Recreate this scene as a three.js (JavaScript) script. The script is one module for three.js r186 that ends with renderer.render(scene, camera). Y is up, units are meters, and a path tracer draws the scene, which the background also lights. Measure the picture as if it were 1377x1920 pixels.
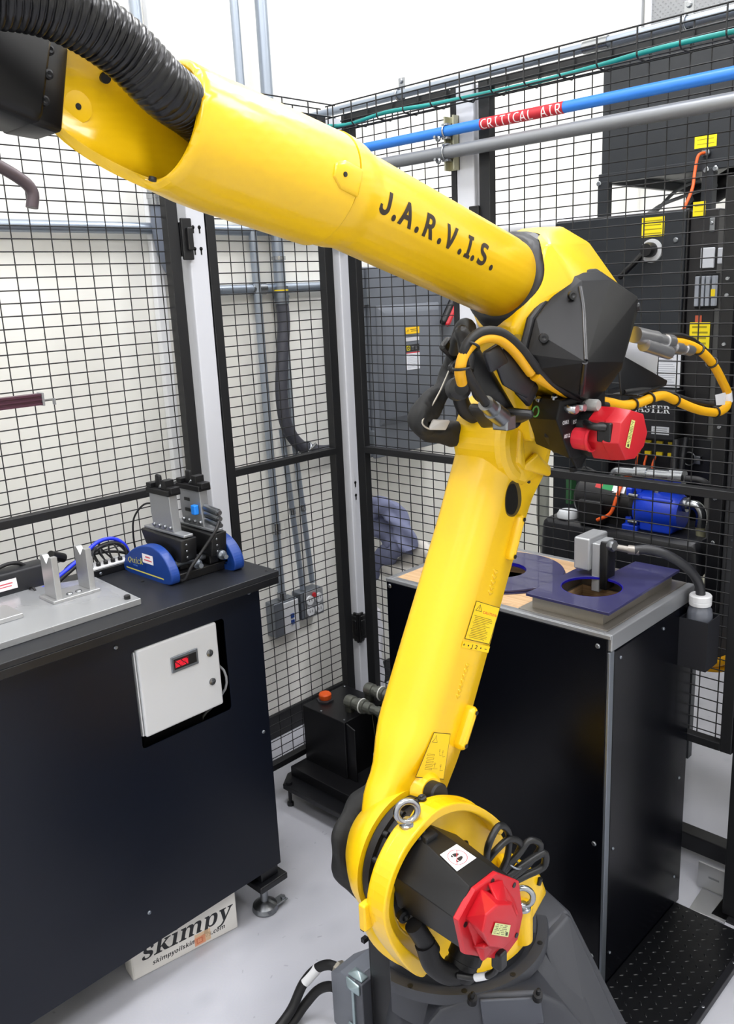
import * as THREE from 'three';
import { mergeGeometries, mergeVertices, toCreasedNormals } from 'three/addons/utils/BufferGeometryUtils.js';
import { RoundedBoxGeometry } from 'three/addons/geometries/RoundedBoxGeometry.js';
import { ConvexGeometry } from 'three/addons/geometries/ConvexGeometry.js';
import { Brush, Evaluator, SUBTRACTION } from 'three-bvh-csg';
import { RectAreaLightUniformsLib } from 'three/addons/lights/RectAreaLightUniformsLib.js';

// ---------------------------------------------------------------- camera, light, exposure
const scene = new THREE.Scene();
const camera = new THREE.PerspectiveCamera(2 * Math.atan(960 / 1616.3) * 180 / Math.PI, 1377 / 1920, 0.05, 60);
{
  const yaw = 44.4608 * Math.PI / 180, pitch = 14.36034 * Math.PI / 180, roll = -2.66342 * Math.PI / 180;
  const d = new THREE.Vector3(-Math.sin(yaw) * Math.cos(pitch), -Math.sin(pitch), -Math.cos(yaw) * Math.cos(pitch));
  const r0 = d.clone().cross(new THREE.Vector3(0, 1, 0)).normalize(), u0 = r0.clone().cross(d);
  const r = r0.clone().multiplyScalar(Math.cos(roll)).addScaledVector(u0, Math.sin(roll));
  const u = u0.clone().multiplyScalar(Math.cos(roll)).addScaledVector(r0, -Math.sin(roll));
  camera.quaternion.setFromRotationMatrix(new THREE.Matrix4().makeBasis(r, u, d.negate()));
  camera.position.set(2.10, 1.67, 2.07);
}
scene.add(camera);
const renderer = new THREE.WebGLRenderer({ antialias: true });
renderer.toneMapping = THREE.LinearToneMapping;
renderer.toneMappingExposure = 1.75;
renderer.shadowMap.enabled = true;
scene.background = new THREE.Color(0x202224);
RectAreaLightUniformsLib.init();
const CEIL = 4.2, LAMP = { color: 0xfbfbff, power: 12, glow: 3 };
const LAMPS = [[0.75, -0.95], [0.75, 1.2], [0.75, 3.35], [2.9, -0.95], [2.9, 1.2], [2.9, 3.35]];

// ---------------------------------------------------------------- helpers
const V = (x, y, z) => new THREE.Vector3(x, y, z);
const PI = Math.PI;
let seed = 7;
const rnd = () => { seed = (seed * 16807) % 2147483647; return seed / 2147483647; };
function clean(g) {
  if (g.index) g = g.toNonIndexed();
  const o = new THREE.BufferGeometry();
  o.setAttribute('position', g.attributes.position);
  if (!g.attributes.normal) g.computeVertexNormals();
  o.setAttribute('normal', g.attributes.normal);
  o.setAttribute('uv', g.attributes.uv || new THREE.BufferAttribute(new Float32Array(g.attributes.position.count * 2), 2));
  return o;
}
const merge = (l) => Array.isArray(l) ? (l.length > 1 ? mergeGeometries(l.flat().map(clean)) : clean(l[0])) : clean(l);
const origins = new WeakMap(), used = {};
function numbered(n) { const k = used[n] = (used[n] ?? -1) + 1; return k ? n + '_' + String(k).padStart(3, '0') : n; }
function tag(o, label, category, group, kind) {
  o.userData = {};
  if (label) o.userData.label = label;
  if (category) o.userData.category = category;
  if (group) o.userData.group = group;
  if (kind) o.userData.kind = kind;
  return o;
}
function thing(name, label, category, [x, y, z], group) {
  const o = new THREE.Group(); o.name = numbered(name); o.position.set(x, y, z); scene.add(o);
  origins.set(o, V(x, y, z));
  return tag(o, label, category, group);
}
function mesh(geos, mat) { const m = new THREE.Mesh(merge(geos), mat); m.castShadow = m.receiveShadow = true; return m; }
function part(name, geos, mat, parent, label) {          // geometry in room coordinates, stored relative to the thing's base
  const m = mesh(geos, mat), o = origins.get(parent);
  m.geometry.translate(-o.x, -o.y, -o.z);
  m.name = name; parent.add(m); origins.set(m, o);
  if (label) m.userData.label = label;
  return m;
}
function single(name, label, category, geos, mat, group, kind) {
  const m = mesh(geos, mat); m.geometry.computeBoundingBox();
  const b = m.geometry.boundingBox, c = V((b.min.x + b.max.x) / 2, b.min.y, (b.min.z + b.max.z) / 2);
  m.geometry.translate(-c.x, -c.y, -c.z); m.position.copy(c); m.name = numbered(name); scene.add(m); origins.set(m, c);
  return tag(m, label, category, group, kind);
}
const struct = (name, geos, mat) => single(name, null, null, geos, mat, null, 'structure');
// boxes given by their extents in the room
function ext(x0, x1, y0, y1, z0, z1, r = 0) {
  const w = x1 - x0, h = y1 - y0, d = z1 - z0;
  const g = r ? new RoundedBoxGeometry(w, h, d, 2, Math.min(r, w / 2.01, h / 2.01, d / 2.01)) : new THREE.BoxGeometry(w, h, d);
  return g.translate((x0 + x1) / 2, (y0 + y1) / 2, (z0 + z1) / 2);
}
function along(g, a, b) {                                  // a geometry built on +y from 0 to 1 put between two points
  const d = b.clone().sub(a), q = new THREE.Quaternion().setFromUnitVectors(V(0, 1, 0), d.clone().normalize());
  return g.applyMatrix4(new THREE.Matrix4().compose(a, q, V(1, 1, 1)));
}
const rod = (a, b, r, r2 = r, n = 16) => along(new THREE.CylinderGeometry(r2, r, a.distanceTo(b), n).translate(0, a.distanceTo(b) / 2, 0), a, b);
function lathe(prof, a, dir, n = 40) {                     // prof [[radius, distance along dir]]
  return crease(along(new THREE.LatheGeometry(prof.map(p => new THREE.Vector2(p[0], p[1])), n), a, a.clone().add(dir)), 35);
}
const crease = (g, deg = 40) => { g = g.clone(); g.deleteAttribute('uv'); g.deleteAttribute('normal'); return toCreasedNormals(mergeVertices(g, 1e-5), deg * PI / 180); };
function carve(body, tool) {                                // body minus tool, as geometry
  const ev = new Evaluator(); ev.attributes = ['position', 'normal']; ev.useGroups = false;
  const a = new Brush(body), b = new Brush(tool); a.updateMatrixWorld(); b.updateMatrixWorld();
  return crease(ev.evaluate(a, b, SUBTRACTION).geometry, 35);
}
const curve = (pts) => new THREE.CatmullRomCurve3(pts.map(p => Array.isArray(p) ? V(...p) : p), false, 'centripetal');
const tube = (pts, r, n = 40, m = 10) => capped(curve(pts), r, n, m);
function capped(c, r, n, m) {
  const t = new THREE.TubeGeometry(c, n, r, m), a = c.getPoint(0), b = c.getPoint(1);
  const da = c.getTangent(0).negate(), db = c.getTangent(1);
  const disc = (p, d) => new THREE.CircleGeometry(r, m).applyMatrix4(new THREE.Matrix4().compose(p, new THREE.Quaternion().setFromUnitVectors(V(0, 0, 1), d), V(1, 1, 1)));
  return merge([t, disc(a, da), disc(b, db)]);
}
function sweep(pts, n, m, rad) {                           // tube whose radius is rad(u, angle)
  const c = curve(pts), f = c.computeFrenetFrames(n), pos = [], idx = [];
  for (let i = 0; i <= n; i++) {
    const u = i / n, p = c.getPointAt(u);
    for (let j = 0; j < m; j++) {
      const a = j / m * 2 * PI, r = rad(u, a);
      const q = p.clone().addScaledVector(f.normals[i], Math.cos(a) * r).addScaledVector(f.binormals[i], Math.sin(a) * r);
      pos.push(q.x, q.y, q.z);
    }
  }
  for (let i = 0; i < n; i++) for (let j = 0; j < m; j++) {
    const a = i * m + j, b = i * m + (j + 1) % m;
    idx.push(a, b, a + m, b, b + m, a + m);
  }
  for (const [s, k] of [[0, 1], [n * m, -1]]) for (let j = 1; j < m - 1; j++) idx.push(...(k > 0 ? [s, s + j + 1, s + j] : [s, s + j, s + j + 1]));
  const g = new THREE.BufferGeometry(); g.setAttribute('position', new THREE.Float32BufferAttribute(pos, 3)); g.setIndex(idx);
  return crease(g, 50);
}
function loft(rings, deg = 40) {                           // rings of equal length, each a list of Vector3
  const m = rings[0].length, pos = rings.flat().flatMap(p => [p.x, p.y, p.z]), idx = [], n = rings.length;
  for (let i = 0; i < n - 1; i++) for (let j = 0; j < m; j++) { const a = i * m + j, b = i * m + (j + 1) % m; idx.push(a, b, a + m, b, b + m, a + m); }
  for (let j = 1; j < m - 1; j++) { idx.push(0, j + 1, j); const s = (n - 1) * m; idx.push(s, s + j, s + j + 1); }
  const g = new THREE.BufferGeometry(); g.setAttribute('position', new THREE.Float32BufferAttribute(pos, 3)); g.setIndex(idx);
  return crease(g, deg);
}
const ball = new THREE.IcosahedronGeometry(1, 1), ballPts = (() => { const a = mergeVertices((() => { const g = ball.clone(); g.deleteAttribute('uv'); g.deleteAttribute('normal'); return g; })()).attributes.position, o = []; for (let i = 0; i < a.count; i++) o.push(V().fromBufferAttribute(a, i)); return o; })();
function hull(pts, r = 0, deg = 35) {                      // convex body over points, edges rounded by r
  const l = [];
  for (let p of pts) { if (Array.isArray(p)) p = V(...p); if (r) for (const b of ballPts) l.push(p.clone().addScaledVector(b, r)); else l.push(p); }
  return crease(new ConvexGeometry(l), deg);
}
function shapeOf(pts, holes = []) {
  const s = pts.isShape ? pts : new THREE.Shape(pts.map(p => new THREE.Vector2(p[0], p[1])));
  for (const h of holes) s.holes.push(h.isPath ? h : new THREE.Path(h.map(p => new THREE.Vector2(p[0], p[1]))));
  return s;
}
const extrude = (s, depth, bevel) => new THREE.ExtrudeGeometry(s, { depth: Math.max(depth - 2 * bevel, 1e-4), bevelEnabled: bevel > 0, bevelThickness: bevel, bevelSize: bevel, bevelOffset: -bevel, bevelSegments: 3, curveSegments: 20 }).translate(0, 0, bevel);
const exZ = (pts, z0, z1, b = 0, holes) => extrude(shapeOf(pts, holes), z1 - z0, b).translate(0, 0, z0);                              // [x, y]
const exX = (pts, x0, x1, b = 0, holes = []) => extrude(shapeOf(pts.map(p => [-p[0], p[1]]), holes.map(h => h.map(p => [-p[0], p[1]]))), x1 - x0, b).rotateY(PI / 2).translate(x0, 0, 0);   // [z, y]
const exY = (pts, y0, y1, b = 0, holes = []) => extrude(shapeOf(pts.map(p => [p[0], -p[1]]), holes.map(h => h.map(p => [p[0], -p[1]]))), y1 - y0, b).rotateX(-PI / 2).translate(0, y0, 0);  // [x, z]
const circle = (cx, cy, r, n = 36, a0 = 0, a1 = 2 * PI) => Array.from({ length: n }, (_, i) => { const a = a0 + (a1 - a0) * i / (Math.abs(a1 - a0) > 6.2 ? n : n - 1); return [cx + r * Math.cos(a), cy + r * Math.sin(a)]; });
const smooth = (pts, n = 8) => new THREE.CatmullRomCurve3(pts.map(p => V(p[0], p[1], 0)), true, 'centripetal').getPoints(pts.length * n).slice(0, -1).map(p => [p.x, p.y]);
function quad(tl, tr, br, bl, n = 0.0006) {                 // printed sheet: a thin rectangle at four corners, picture side towards the outside
  const c = [tl, tr, br, bl].map(p => Array.isArray(p) ? V(...p) : p.clone());
  const nn = c[3].clone().sub(c[0]).cross(c[1].clone().sub(c[0])).normalize();
  c.forEach(p => p.addScaledVector(nn, n));
  const g = new THREE.BufferGeometry();
  g.setAttribute('position', new THREE.Float32BufferAttribute([c[0], c[3], c[2], c[0], c[2], c[1]].flatMap(p => [p.x, p.y, p.z]), 3));
  g.setAttribute('uv', new THREE.Float32BufferAttribute([0, 1, 0, 0, 1, 0, 0, 1, 1, 0, 1, 1], 2));
  g.computeVertexNormals();
  return g;
}
function torus(c, axis, R, r, n = 28, m = 10) {
  return new THREE.TorusGeometry(R, r, m, n).applyMatrix4(new THREE.Matrix4().compose(c, new THREE.Quaternion().setFromUnitVectors(V(0, 0, 1), axis.clone().normalize()), V(1, 1, 1)));
}
const screw = (p, dir, r = 0.006, h = 0.004) => lathe([[0, h], [r * 0.7, h], [r, h * 0.5], [r, 0]].reverse(), V(...p), dir, 12);

// ---------------------------------------------------------------- materials
const M = (color, roughness = 0.5, metalness = 0, extra = {}) => new THREE.MeshPhysicalMaterial({ color, roughness, metalness, side: THREE.DoubleSide, ...extra });
function canvasTex(w, h, draw, srgb = true) {
  const c = document.createElement('canvas'); c.width = w; c.height = h; draw(c.getContext('2d'), w, h);
  const t = new THREE.CanvasTexture(c); if (srgb) t.colorSpace = THREE.SRGBColorSpace; t.magFilter = THREE.LinearFilter; t.anisotropy = 4; return t;
}
const print = (w, h, draw, rough = 0.5) => M(0xffffff, rough, 0, { map: canvasTex(w, h, draw) });
function noiseTex(size, scales, base, amp) {               // tiling value noise as a grey texture
  const d = new Uint8Array(size * size * 4), f = new Float32Array(size * size);
  for (const [cells, a] of scales) {
    const g = Array.from({ length: cells * cells }, rnd);
    for (let y = 0; y < size; y++) for (let x = 0; x < size; x++) {
      const u = x / size * cells, v = y / size * cells, i = Math.floor(u), j = Math.floor(v);
      let p = u - i, q = v - j; p = p * p * (3 - 2 * p); q = q * q * (3 - 2 * q);
      const at = (s, t) => g[(t % cells) * cells + s % cells];
      f[y * size + x] += a * ((at(i, j) * (1 - p) + at(i + 1, j) * p) * (1 - q) + (at(i, j + 1) * (1 - p) + at(i + 1, j + 1) * p) * q - 0.5);
    }
  }
  for (let i = 0; i < f.length; i++) { const v = Math.max(0, Math.min(255, base + amp * f[i])); d.set([v, v, v, 255], i * 4); }
  const t = new THREE.DataTexture(d, size, size); t.wrapS = t.wrapT = THREE.RepeatWrapping; t.magFilter = THREE.LinearFilter; t.minFilter = THREE.LinearMipmapLinearFilter; t.generateMipmaps = true; t.needsUpdate = true;
  return t;
}
const yellow = M(0xeabc08, 0.33, 0, { clearcoat: 0.35, clearcoatRoughness: 0.2 });
const blackPaint = M(0x0c0d11, 0.38), black = M(0x08080a, 0.45), satin = M(0x0f0f11, 0.5, 0, { specularIntensity: 0.6 }), rubber = M(0x0b0b0d, 0.58), castGrey = M(0x36383e, 0.5, 0.15), darkGrey = M(0x1a1b1f, 0.5);
const tableBlack = M(0x04050a, 0.24, 0, { specularIntensity: 0.35 }), benchBlack = M(0x0b101c, 0.34, 0, { specularIntensity: 0.6 }), redPlastic = M(0xb5121f, 0.42), steel = M(0x8d9094, 0.32, 1), brightSteel = M(0xa4a7ab, 0.24, 1), zinc = M(0x7f858d, 0.4, 0.85), galv = M(0x97a0ac, 0.36, 0.75);
const alu = M(0x999b9e, 0.42, 0.7), aluBright = M(0xb9babb, 0.36, 0.75), whitePost = M(0xc6c8ce, 0.42), white = M(0xcbcdd0, 0.45), wirePaint = M(0x0d0e11, 0.5), cabinet = M(0x1f2328, 0.42), cabinetSide = M(0x161517, 0.45);
const bluePlastic = M(0x113a86, 0.42), bluePipe = M(0x2f78d2, 0.38), greyPipe = M(0x85888c, 0.42, 0.45), purple = M(0x2a2952, 0.38, 0, { clearcoat: 0.3 }), purpleEdge = M(0x1b1590, 0.3), pumpBlue = M(0x0f38b8, 0.38), orange = M(0xdb5614, 0.5), yellowCable = M(0xe3a60d, 0.42), teal = M(0x148a86, 0.45), enclosureGrey = M(0x686d75, 0.5), labelYellow = M(0xe3c60a, 0.5), paper = M(0xc8c8cc, 0.6), clearHose = M(0x77755f, 0.3, 0, { clearcoat: 0.5 });
const fabricTex = noiseTex(128, [[32, 0.5], [64, 0.6]], 128, 200);
const fabric = M(0x0f1011, 0.75, 0, { bumpMap: fabricTex, bumpScale: 0.0004 });

// ---------------------------------------------------------------- the hall
{
  const floorTex = canvasTex(1024, 1024, (c, w, h) => {
    c.fillStyle = '#b4b5bc'; c.fillRect(0, 0, w, h);
    for (let i = 0; i < 260; i++) { const x = rnd() * w, y = rnd() * h, r = 12 + rnd() * 70, g = c.createRadialGradient(x, y, 0, x, y, r); const v = rnd() < 0.5 ? '204,205,212' : '146,148,156'; g.addColorStop(0, `rgba(${v},0.22)`); g.addColorStop(1, `rgba(${v},0)`); c.fillStyle = g; c.fillRect(x - r, y - r, 2 * r, 2 * r); }
    for (let i = 0; i < 160; i++) { c.strokeStyle = `rgba(90,92,98,${0.08 + rnd() * 0.22})`; c.lineWidth = 0.8 + rnd() * 2.2; const x = rnd() * w, y = rnd() * h; c.beginPath(); c.moveTo(x, y); c.lineTo(x + (rnd() - 0.5) * 14, y + (rnd() - 0.5) * 14); c.stroke(); }
  });
  floorTex.wrapS = floorTex.wrapT = THREE.RepeatWrapping; floorTex.repeat.set(4, 4);
  struct('floor', ext(-0.47, 5.2, -0.1, 0, -1.9, 5.2), M(0xffffff, 0.3, 0, { map: floorTex, roughnessMap: noiseTex(256, [[6, 0.6], [20, 0.5]], 170, 120) }));
  const wallMat = M(0xeeede6, 0.6, 0, { bumpMap: noiseTex(128, [[16, 0.5], [48, 0.4]], 128, 120), bumpScale: 0.0006 });
  struct('wall_left', ext(-0.47, -0.32, 0, CEIL, -1.9, 5.2), wallMat);
  struct('wall_back', ext(-0.32, 5.2, 0, CEIL, -1.9, -1.75), wallMat);
  struct('wall_right', ext(5.05, 5.2, 0, CEIL, -1.75, 5.2), wallMat);
  struct('wall_front', ext(-0.32, 5.05, 0, CEIL, 5.05, 5.2), wallMat);
  struct('ceiling', ext(-0.47, 5.2, CEIL, CEIL + 0.12, -1.9, 5.2), M(0xf2f2f0, 0.8));
  struct('baseboard_left', ext(-0.32, -0.31, 0, 0.1, -1.75, 5.05, 0.002), M(0x1a1a1d, 0.55));
  // two raised seams of the wall lining
  struct('trim_1', [ext(-0.32, -0.295, 0.1, CEIL, 0.485, 0.52, 0.004), ext(-0.32, -0.295, 0.1, CEIL, 0.425, 0.455, 0.004)], M(0xe4e5e6, 0.5));
  struct('trim_2', ext(0.1, 0.16, 0.1, CEIL, -1.75, -1.726, 0.004), wallMat);
  LAMPS.forEach(([x, z], i) => {
    const places = ['above the arm', 'above the bench', 'in the front corner over the bench', 'above the cabinets', 'behind the viewer', 'in the far front corner'];
    const t = thing('ceiling_light', 'white flat rectangular ceiling lamp ' + places[i], 'ceiling light', [x, CEIL - 0.08, z], 'ceiling lamps of the hall');
    part('housing', ext(x - 0.64, x + 0.64, CEIL - 0.07, CEIL, z - 0.34, z + 0.34, 0.01), white, t);
    part('diffuser', ext(x - 0.6, x + 0.6, CEIL - 0.08, CEIL - 0.065, z - 0.3, z + 0.3), new THREE.MeshStandardMaterial({ color: 0xffffff, emissive: LAMP.color, emissiveIntensity: LAMP.glow }), t);
    const l = new THREE.RectAreaLight(LAMP.color, LAMP.power, 1.2, 0.6);
    l.position.set(x, CEIL - 0.09, z); l.rotation.x = -PI / 2; scene.add(l);
  });
}

// ---------------------------------------------------------------- guard fence
const FT = 2.2, FB = 0.12;
function fencePanel(ax, a0, a1, y0, phase, label, end = 0.03) {
  const at = (a, y, o) => ax === 'x' ? V(a, y, o) : V(o, y, a);
  const box = (a, b, ya, yb, o0 = 0.002, o1 = 0.03) => ax === 'x' ? ext(a, b, ya, yb, o0, o1, 0.002) : ext(o0, o1, ya, yb, a, b, 0.002);
  const t = thing('mesh_fence', label, 'fence panel', at((a0 + a1) / 2, y0, 0.015).toArray(), 'wire mesh panels of the guard fence');
  part('side_post', box(a0, a0 + 0.036, y0, FT), wirePaint, t); part('side_post', box(a1 - end, a1, y0, FT), wirePaint, t);
  part('rail', box(a0 + 0.03, a1 - 0.03, FT - 0.022, FT), wirePaint, t);
  part('rail', box(a0 + 0.03, a1 - 0.03, y0, y0 + 0.022), wirePaint, t);
  part('rail', box(a0 + 0.03, a1 - 0.03, 1.143, 1.165), wirePaint, t);
  const g = [], sp = ax === 'x' ? 0.0494 : 0.0507;
  for (let a = phase - Math.ceil((phase - a0) / sp) * sp; a < a1; a += sp) if (a > a0 + 0.002) g.push(rod(at(a, y0 + 0.005, -0.0005), at(a, FT - 0.005, -0.0005), 0.0016, 0.0016, 6));
  for (let y = 1.769 - Math.floor((1.769 - y0) / 0.03) * 0.03; y < FT; y += 0.03) g.push(rod(at(a0 + 0.004, y, 0.0026), at(a1 - 0.004, y, 0.0026), 0.0016, 0.0016, 6));
  part('wire_mesh', g, wirePaint, t).userData.kind = 'stuff';
  return t;
}
fencePanel('z', 0.64, 2.7, FB, 1.148, 'long black mesh fence panel behind the workbench');
fencePanel('z', 0.062, 0.548, FB, 0.45, 'narrow black mesh fence panel left of the corner post');
fencePanel('x', 0.064, 0.509, FB, 0.47, 'narrow black mesh fence panel before the grey switch box', 0.016);
fencePanel('x', 0.588, 1.362, 0.478, 0.666, 'wide black mesh fence panel in front of the dark machine cabinets');
function keyholes(t, list, ax) {
  for (const [a, y] of list) {
    const c = ax === 'x' ? V(a, y, 0.0301) : V(0.0301, y, a), d = ax === 'x' ? V(0, 0, 1) : V(1, 0, 0);
    part('keyhole', [rod(c, c.clone().addScaledVector(d, 0.0006), 0.0054, 0.0054, 12), ax === 'x' ? ext(a - 0.0024, a + 0.0024, y - 0.016, y, 0.0301, 0.0307) : ext(0.0301, 0.0307, y - 0.016, y, a - 0.0024, a + 0.0024)], black, t);
  }
}
function clip(t, ax, a, y, s) {                             // black bracket that ties a panel frame to its post
  const e = (a0, a1, y0, y1, o0, o1) => ax === 'x' ? ext(Math.min(a0, a1), Math.max(a0, a1), y0, y1, o0, o1, 0.003) : ext(o0, o1, y0, y1, Math.min(a0, a1), Math.max(a0, a1), 0.003);
  part('clip', [e(a, a + s * 0.034, y - 0.055, y + 0.055, 0.031, 0.04), e(a + s * 0.004, a + s * 0.022, y - 0.03, y + 0.03, 0.038, 0.05), e(a + s * 0.02, a + s * 0.034, y - 0.045, y + 0.045, 0.0, 0.033)], black, t);
}
{
  const p1 = thing('fence_post', 'white square fence post at the back of the workbench, with black clips', 'fence post', [0, 0, 0.582], 'posts of the guard fence');
  part('post_tube', ext(-0.03, 0.03, 0.006, FT, 0.552, 0.612, 0.004), whitePost, p1);
  part('foot_plate', ext(-0.05, 0.05, 0, 0.006, 0.532, 0.632), blackPaint, p1);
  keyholes(p1, [[0.573, 1.862], [0.594, 1.862], [0.573, 1.805], [0.594, 1.805], [0.573, 0.62], [0.594, 0.62]], 'z');
  clip(p1, 'z', 0.604, 1.83, 1); clip(p1, 'z', 0.604, 0.45, 1);
  const p2 = thing('fence_post', 'white square fence post in the corner between the two fence runs', 'fence post', [0, 0, 0], 'posts of the guard fence');
  part('post_tube', ext(-0.03, 0.03, 0.006, FT, -0.03, 0.032, 0.004), whitePost, p2);
  part('foot_plate', ext(-0.05, 0.05, 0, 0.006, -0.05, 0.05), blackPaint, p2);
  for (const y of [1.03, 0.985]) { keyholes(p2, [[-0.016, y], [0.01, y]], 'x'); keyholes(p2, [[-0.012, y], [0.012, y]], 'z'); }
  for (const [y] of [[1.86], [0.5]]) {
    clip(p2, 'z', 0.012, y, 1); clip(p2, 'x', 0.012, y, 1);
  }
  const p3 = thing('fence_post', 'white square fence post behind the robot arm, carrying the two pipes', 'fence post', [0.541, 0, 0], 'posts of the guard fence');
  part('post_tube', ext(0.511, 0.571, 0.006, FT, -0.03, 0.03, 0.004), whitePost, p3);
  part('foot_plate', ext(0.49, 0.592, 0, 0.006, -0.05, 0.05), blackPaint, p3);
  keyholes(p3, [[0.53, 1.862], [0.55, 1.862], [0.53, 1.805], [0.55, 1.805]], 'x');
  clip(p3, 'x', 0.558, 1.83, 1); clip(p3, 'x', 0.558, 0.6, 1);
  const p4 = thing('fence_post', 'black fence post at the right edge, standing beside the angle bracket', 'fence post', [1.395, 0, 0], 'posts of the guard fence');
  part('post_tube', ext(1.365, 1.425, 0.006, FT, -0.03, 0.03, 0.004), wirePaint, p4);
  part('foot_plate', ext(1.345, 1.445, 0, 0.006, -0.05, 0.05), wirePaint, p4);
}
// cable basket along the top of the fence
function tray(ax, a0, a1, label) {
  const at = (a, y, o) => ax === 'x' ? V(a, y, o) : V(o, y, a);
  const t = thing('cable_tray', label, 'cable tray', at((a0 + a1) / 2, 2.15, 0.07).toArray(), 'wire cable trays on top of the fence');
  for (const [y, o] of [[2.214, 0.1], [2.18, 0.1], [2.15, 0.085], [2.15, 0.055], [2.18, 0.038], [2.214, 0.038]]) part('long_wire', rod(at(a0, y, o), at(a1, y, o), 0.0021, 0.0021, 6), wirePaint, t);
  for (let a = a0 + 0.012; a < a1; a += 0.1) {
    const q = [[2.214, 0.103], [2.155, 0.103], [2.1475, 0.095], [2.1475, 0.043], [2.155, 0.035], [2.214, 0.035]].map(([y, o]) => at(a, y, o)), g = [];
    for (let i = 0; i < 5; i++) g.push(rod(q[i], q[i + 1], 0.0021, 0.0021, 6));
    part('cross_wire', g, wirePaint, t);
  }
}
tray('x', 0.07, 1.75, 'black wire cable tray along the top of the right-hand fence');
tray('z', 0.09, 2.4, 'black wire cable tray along the top of the left-hand fence');
{
  const pts = [];
  for (let z = 2.4; z > 0.16; z -= 0.2) pts.push([0.068 + 0.008 * Math.sin(z * 9), 2.158, z]);
  pts.push([0.072, 2.158, 0.13], [0.095, 2.158, 0.085], [0.14, 2.158, 0.07]);
  for (let x = 0.3; x < 1.76; x += 0.16) pts.push([x, 2.158 + 0.006 * Math.max(0, Math.sin(x * 7)), 0.07 + 0.014 * Math.sin(x * 6)]);
  single('network_cable', 'teal cable lying in the wire tray on top of the fence', 'cable', tube(pts, 0.0058, 140, 8), teal);
  const t = thing('conduit', 'thin galvanised conduit running level behind the cable tray on the right', 'conduit', [0.9, 2.236, -0.1]);
  part('pipe', rod(V(-0.3, 2.25, -0.1), V(1.9, 2.25, -0.1), 0.0125), galv, t);
  part('coupling', rod(V(0.83, 2.25, -0.1), V(0.9, 2.25, -0.1), 0.0155), brightSteel, t);
  for (const x of [0.19, 1.1]) part('strap', [ext(x - 0.012, x + 0.012, 2.225, 2.3, -0.118, -0.114, 0.001), torus(V(x, 2.25, -0.1), V(1, 0, 0), 0.016, 0.003), screw([x, 2.29, -0.114], V(0, 0, 1), 0.007, 0.006)], brightSteel, t);
}
// cylinder skin for printed bands: the picture wraps round the axis
function band(a, dir, up, r, s0, s1, f0, f1, n = 24) {
  const side = dir.clone().cross(up).normalize(), pos = [], uv = [], nor = [], idx = [];
  for (let i = 0; i <= n; i++) for (let j = 0; j <= 1; j++) {
    const f = f0 + (f1 - f0) * i / n, s = s0 + (s1 - s0) * j, o = up.clone().multiplyScalar(Math.sin(f)).addScaledVector(side, Math.cos(f));
    const p = a.clone().addScaledVector(dir, s).addScaledVector(o, r);
    pos.push(p.x, p.y, p.z); nor.push(o.x, o.y, o.z); uv.push(j, i / n);
  }
  for (let i = 0; i < n; i++) { const b = 2 * i; idx.push(b, b + 1, b + 2, b + 1, b + 3, b + 2); }
  const g = new THREE.BufferGeometry();
  g.setAttribute('position', new THREE.Float32BufferAttribute(pos, 3)); g.setAttribute('normal', new THREE.Float32BufferAttribute(nor, 3)); g.setAttribute('uv', new THREE.Float32BufferAttribute(uv, 2)); g.setIndex(idx);
  return g;
}
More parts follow.
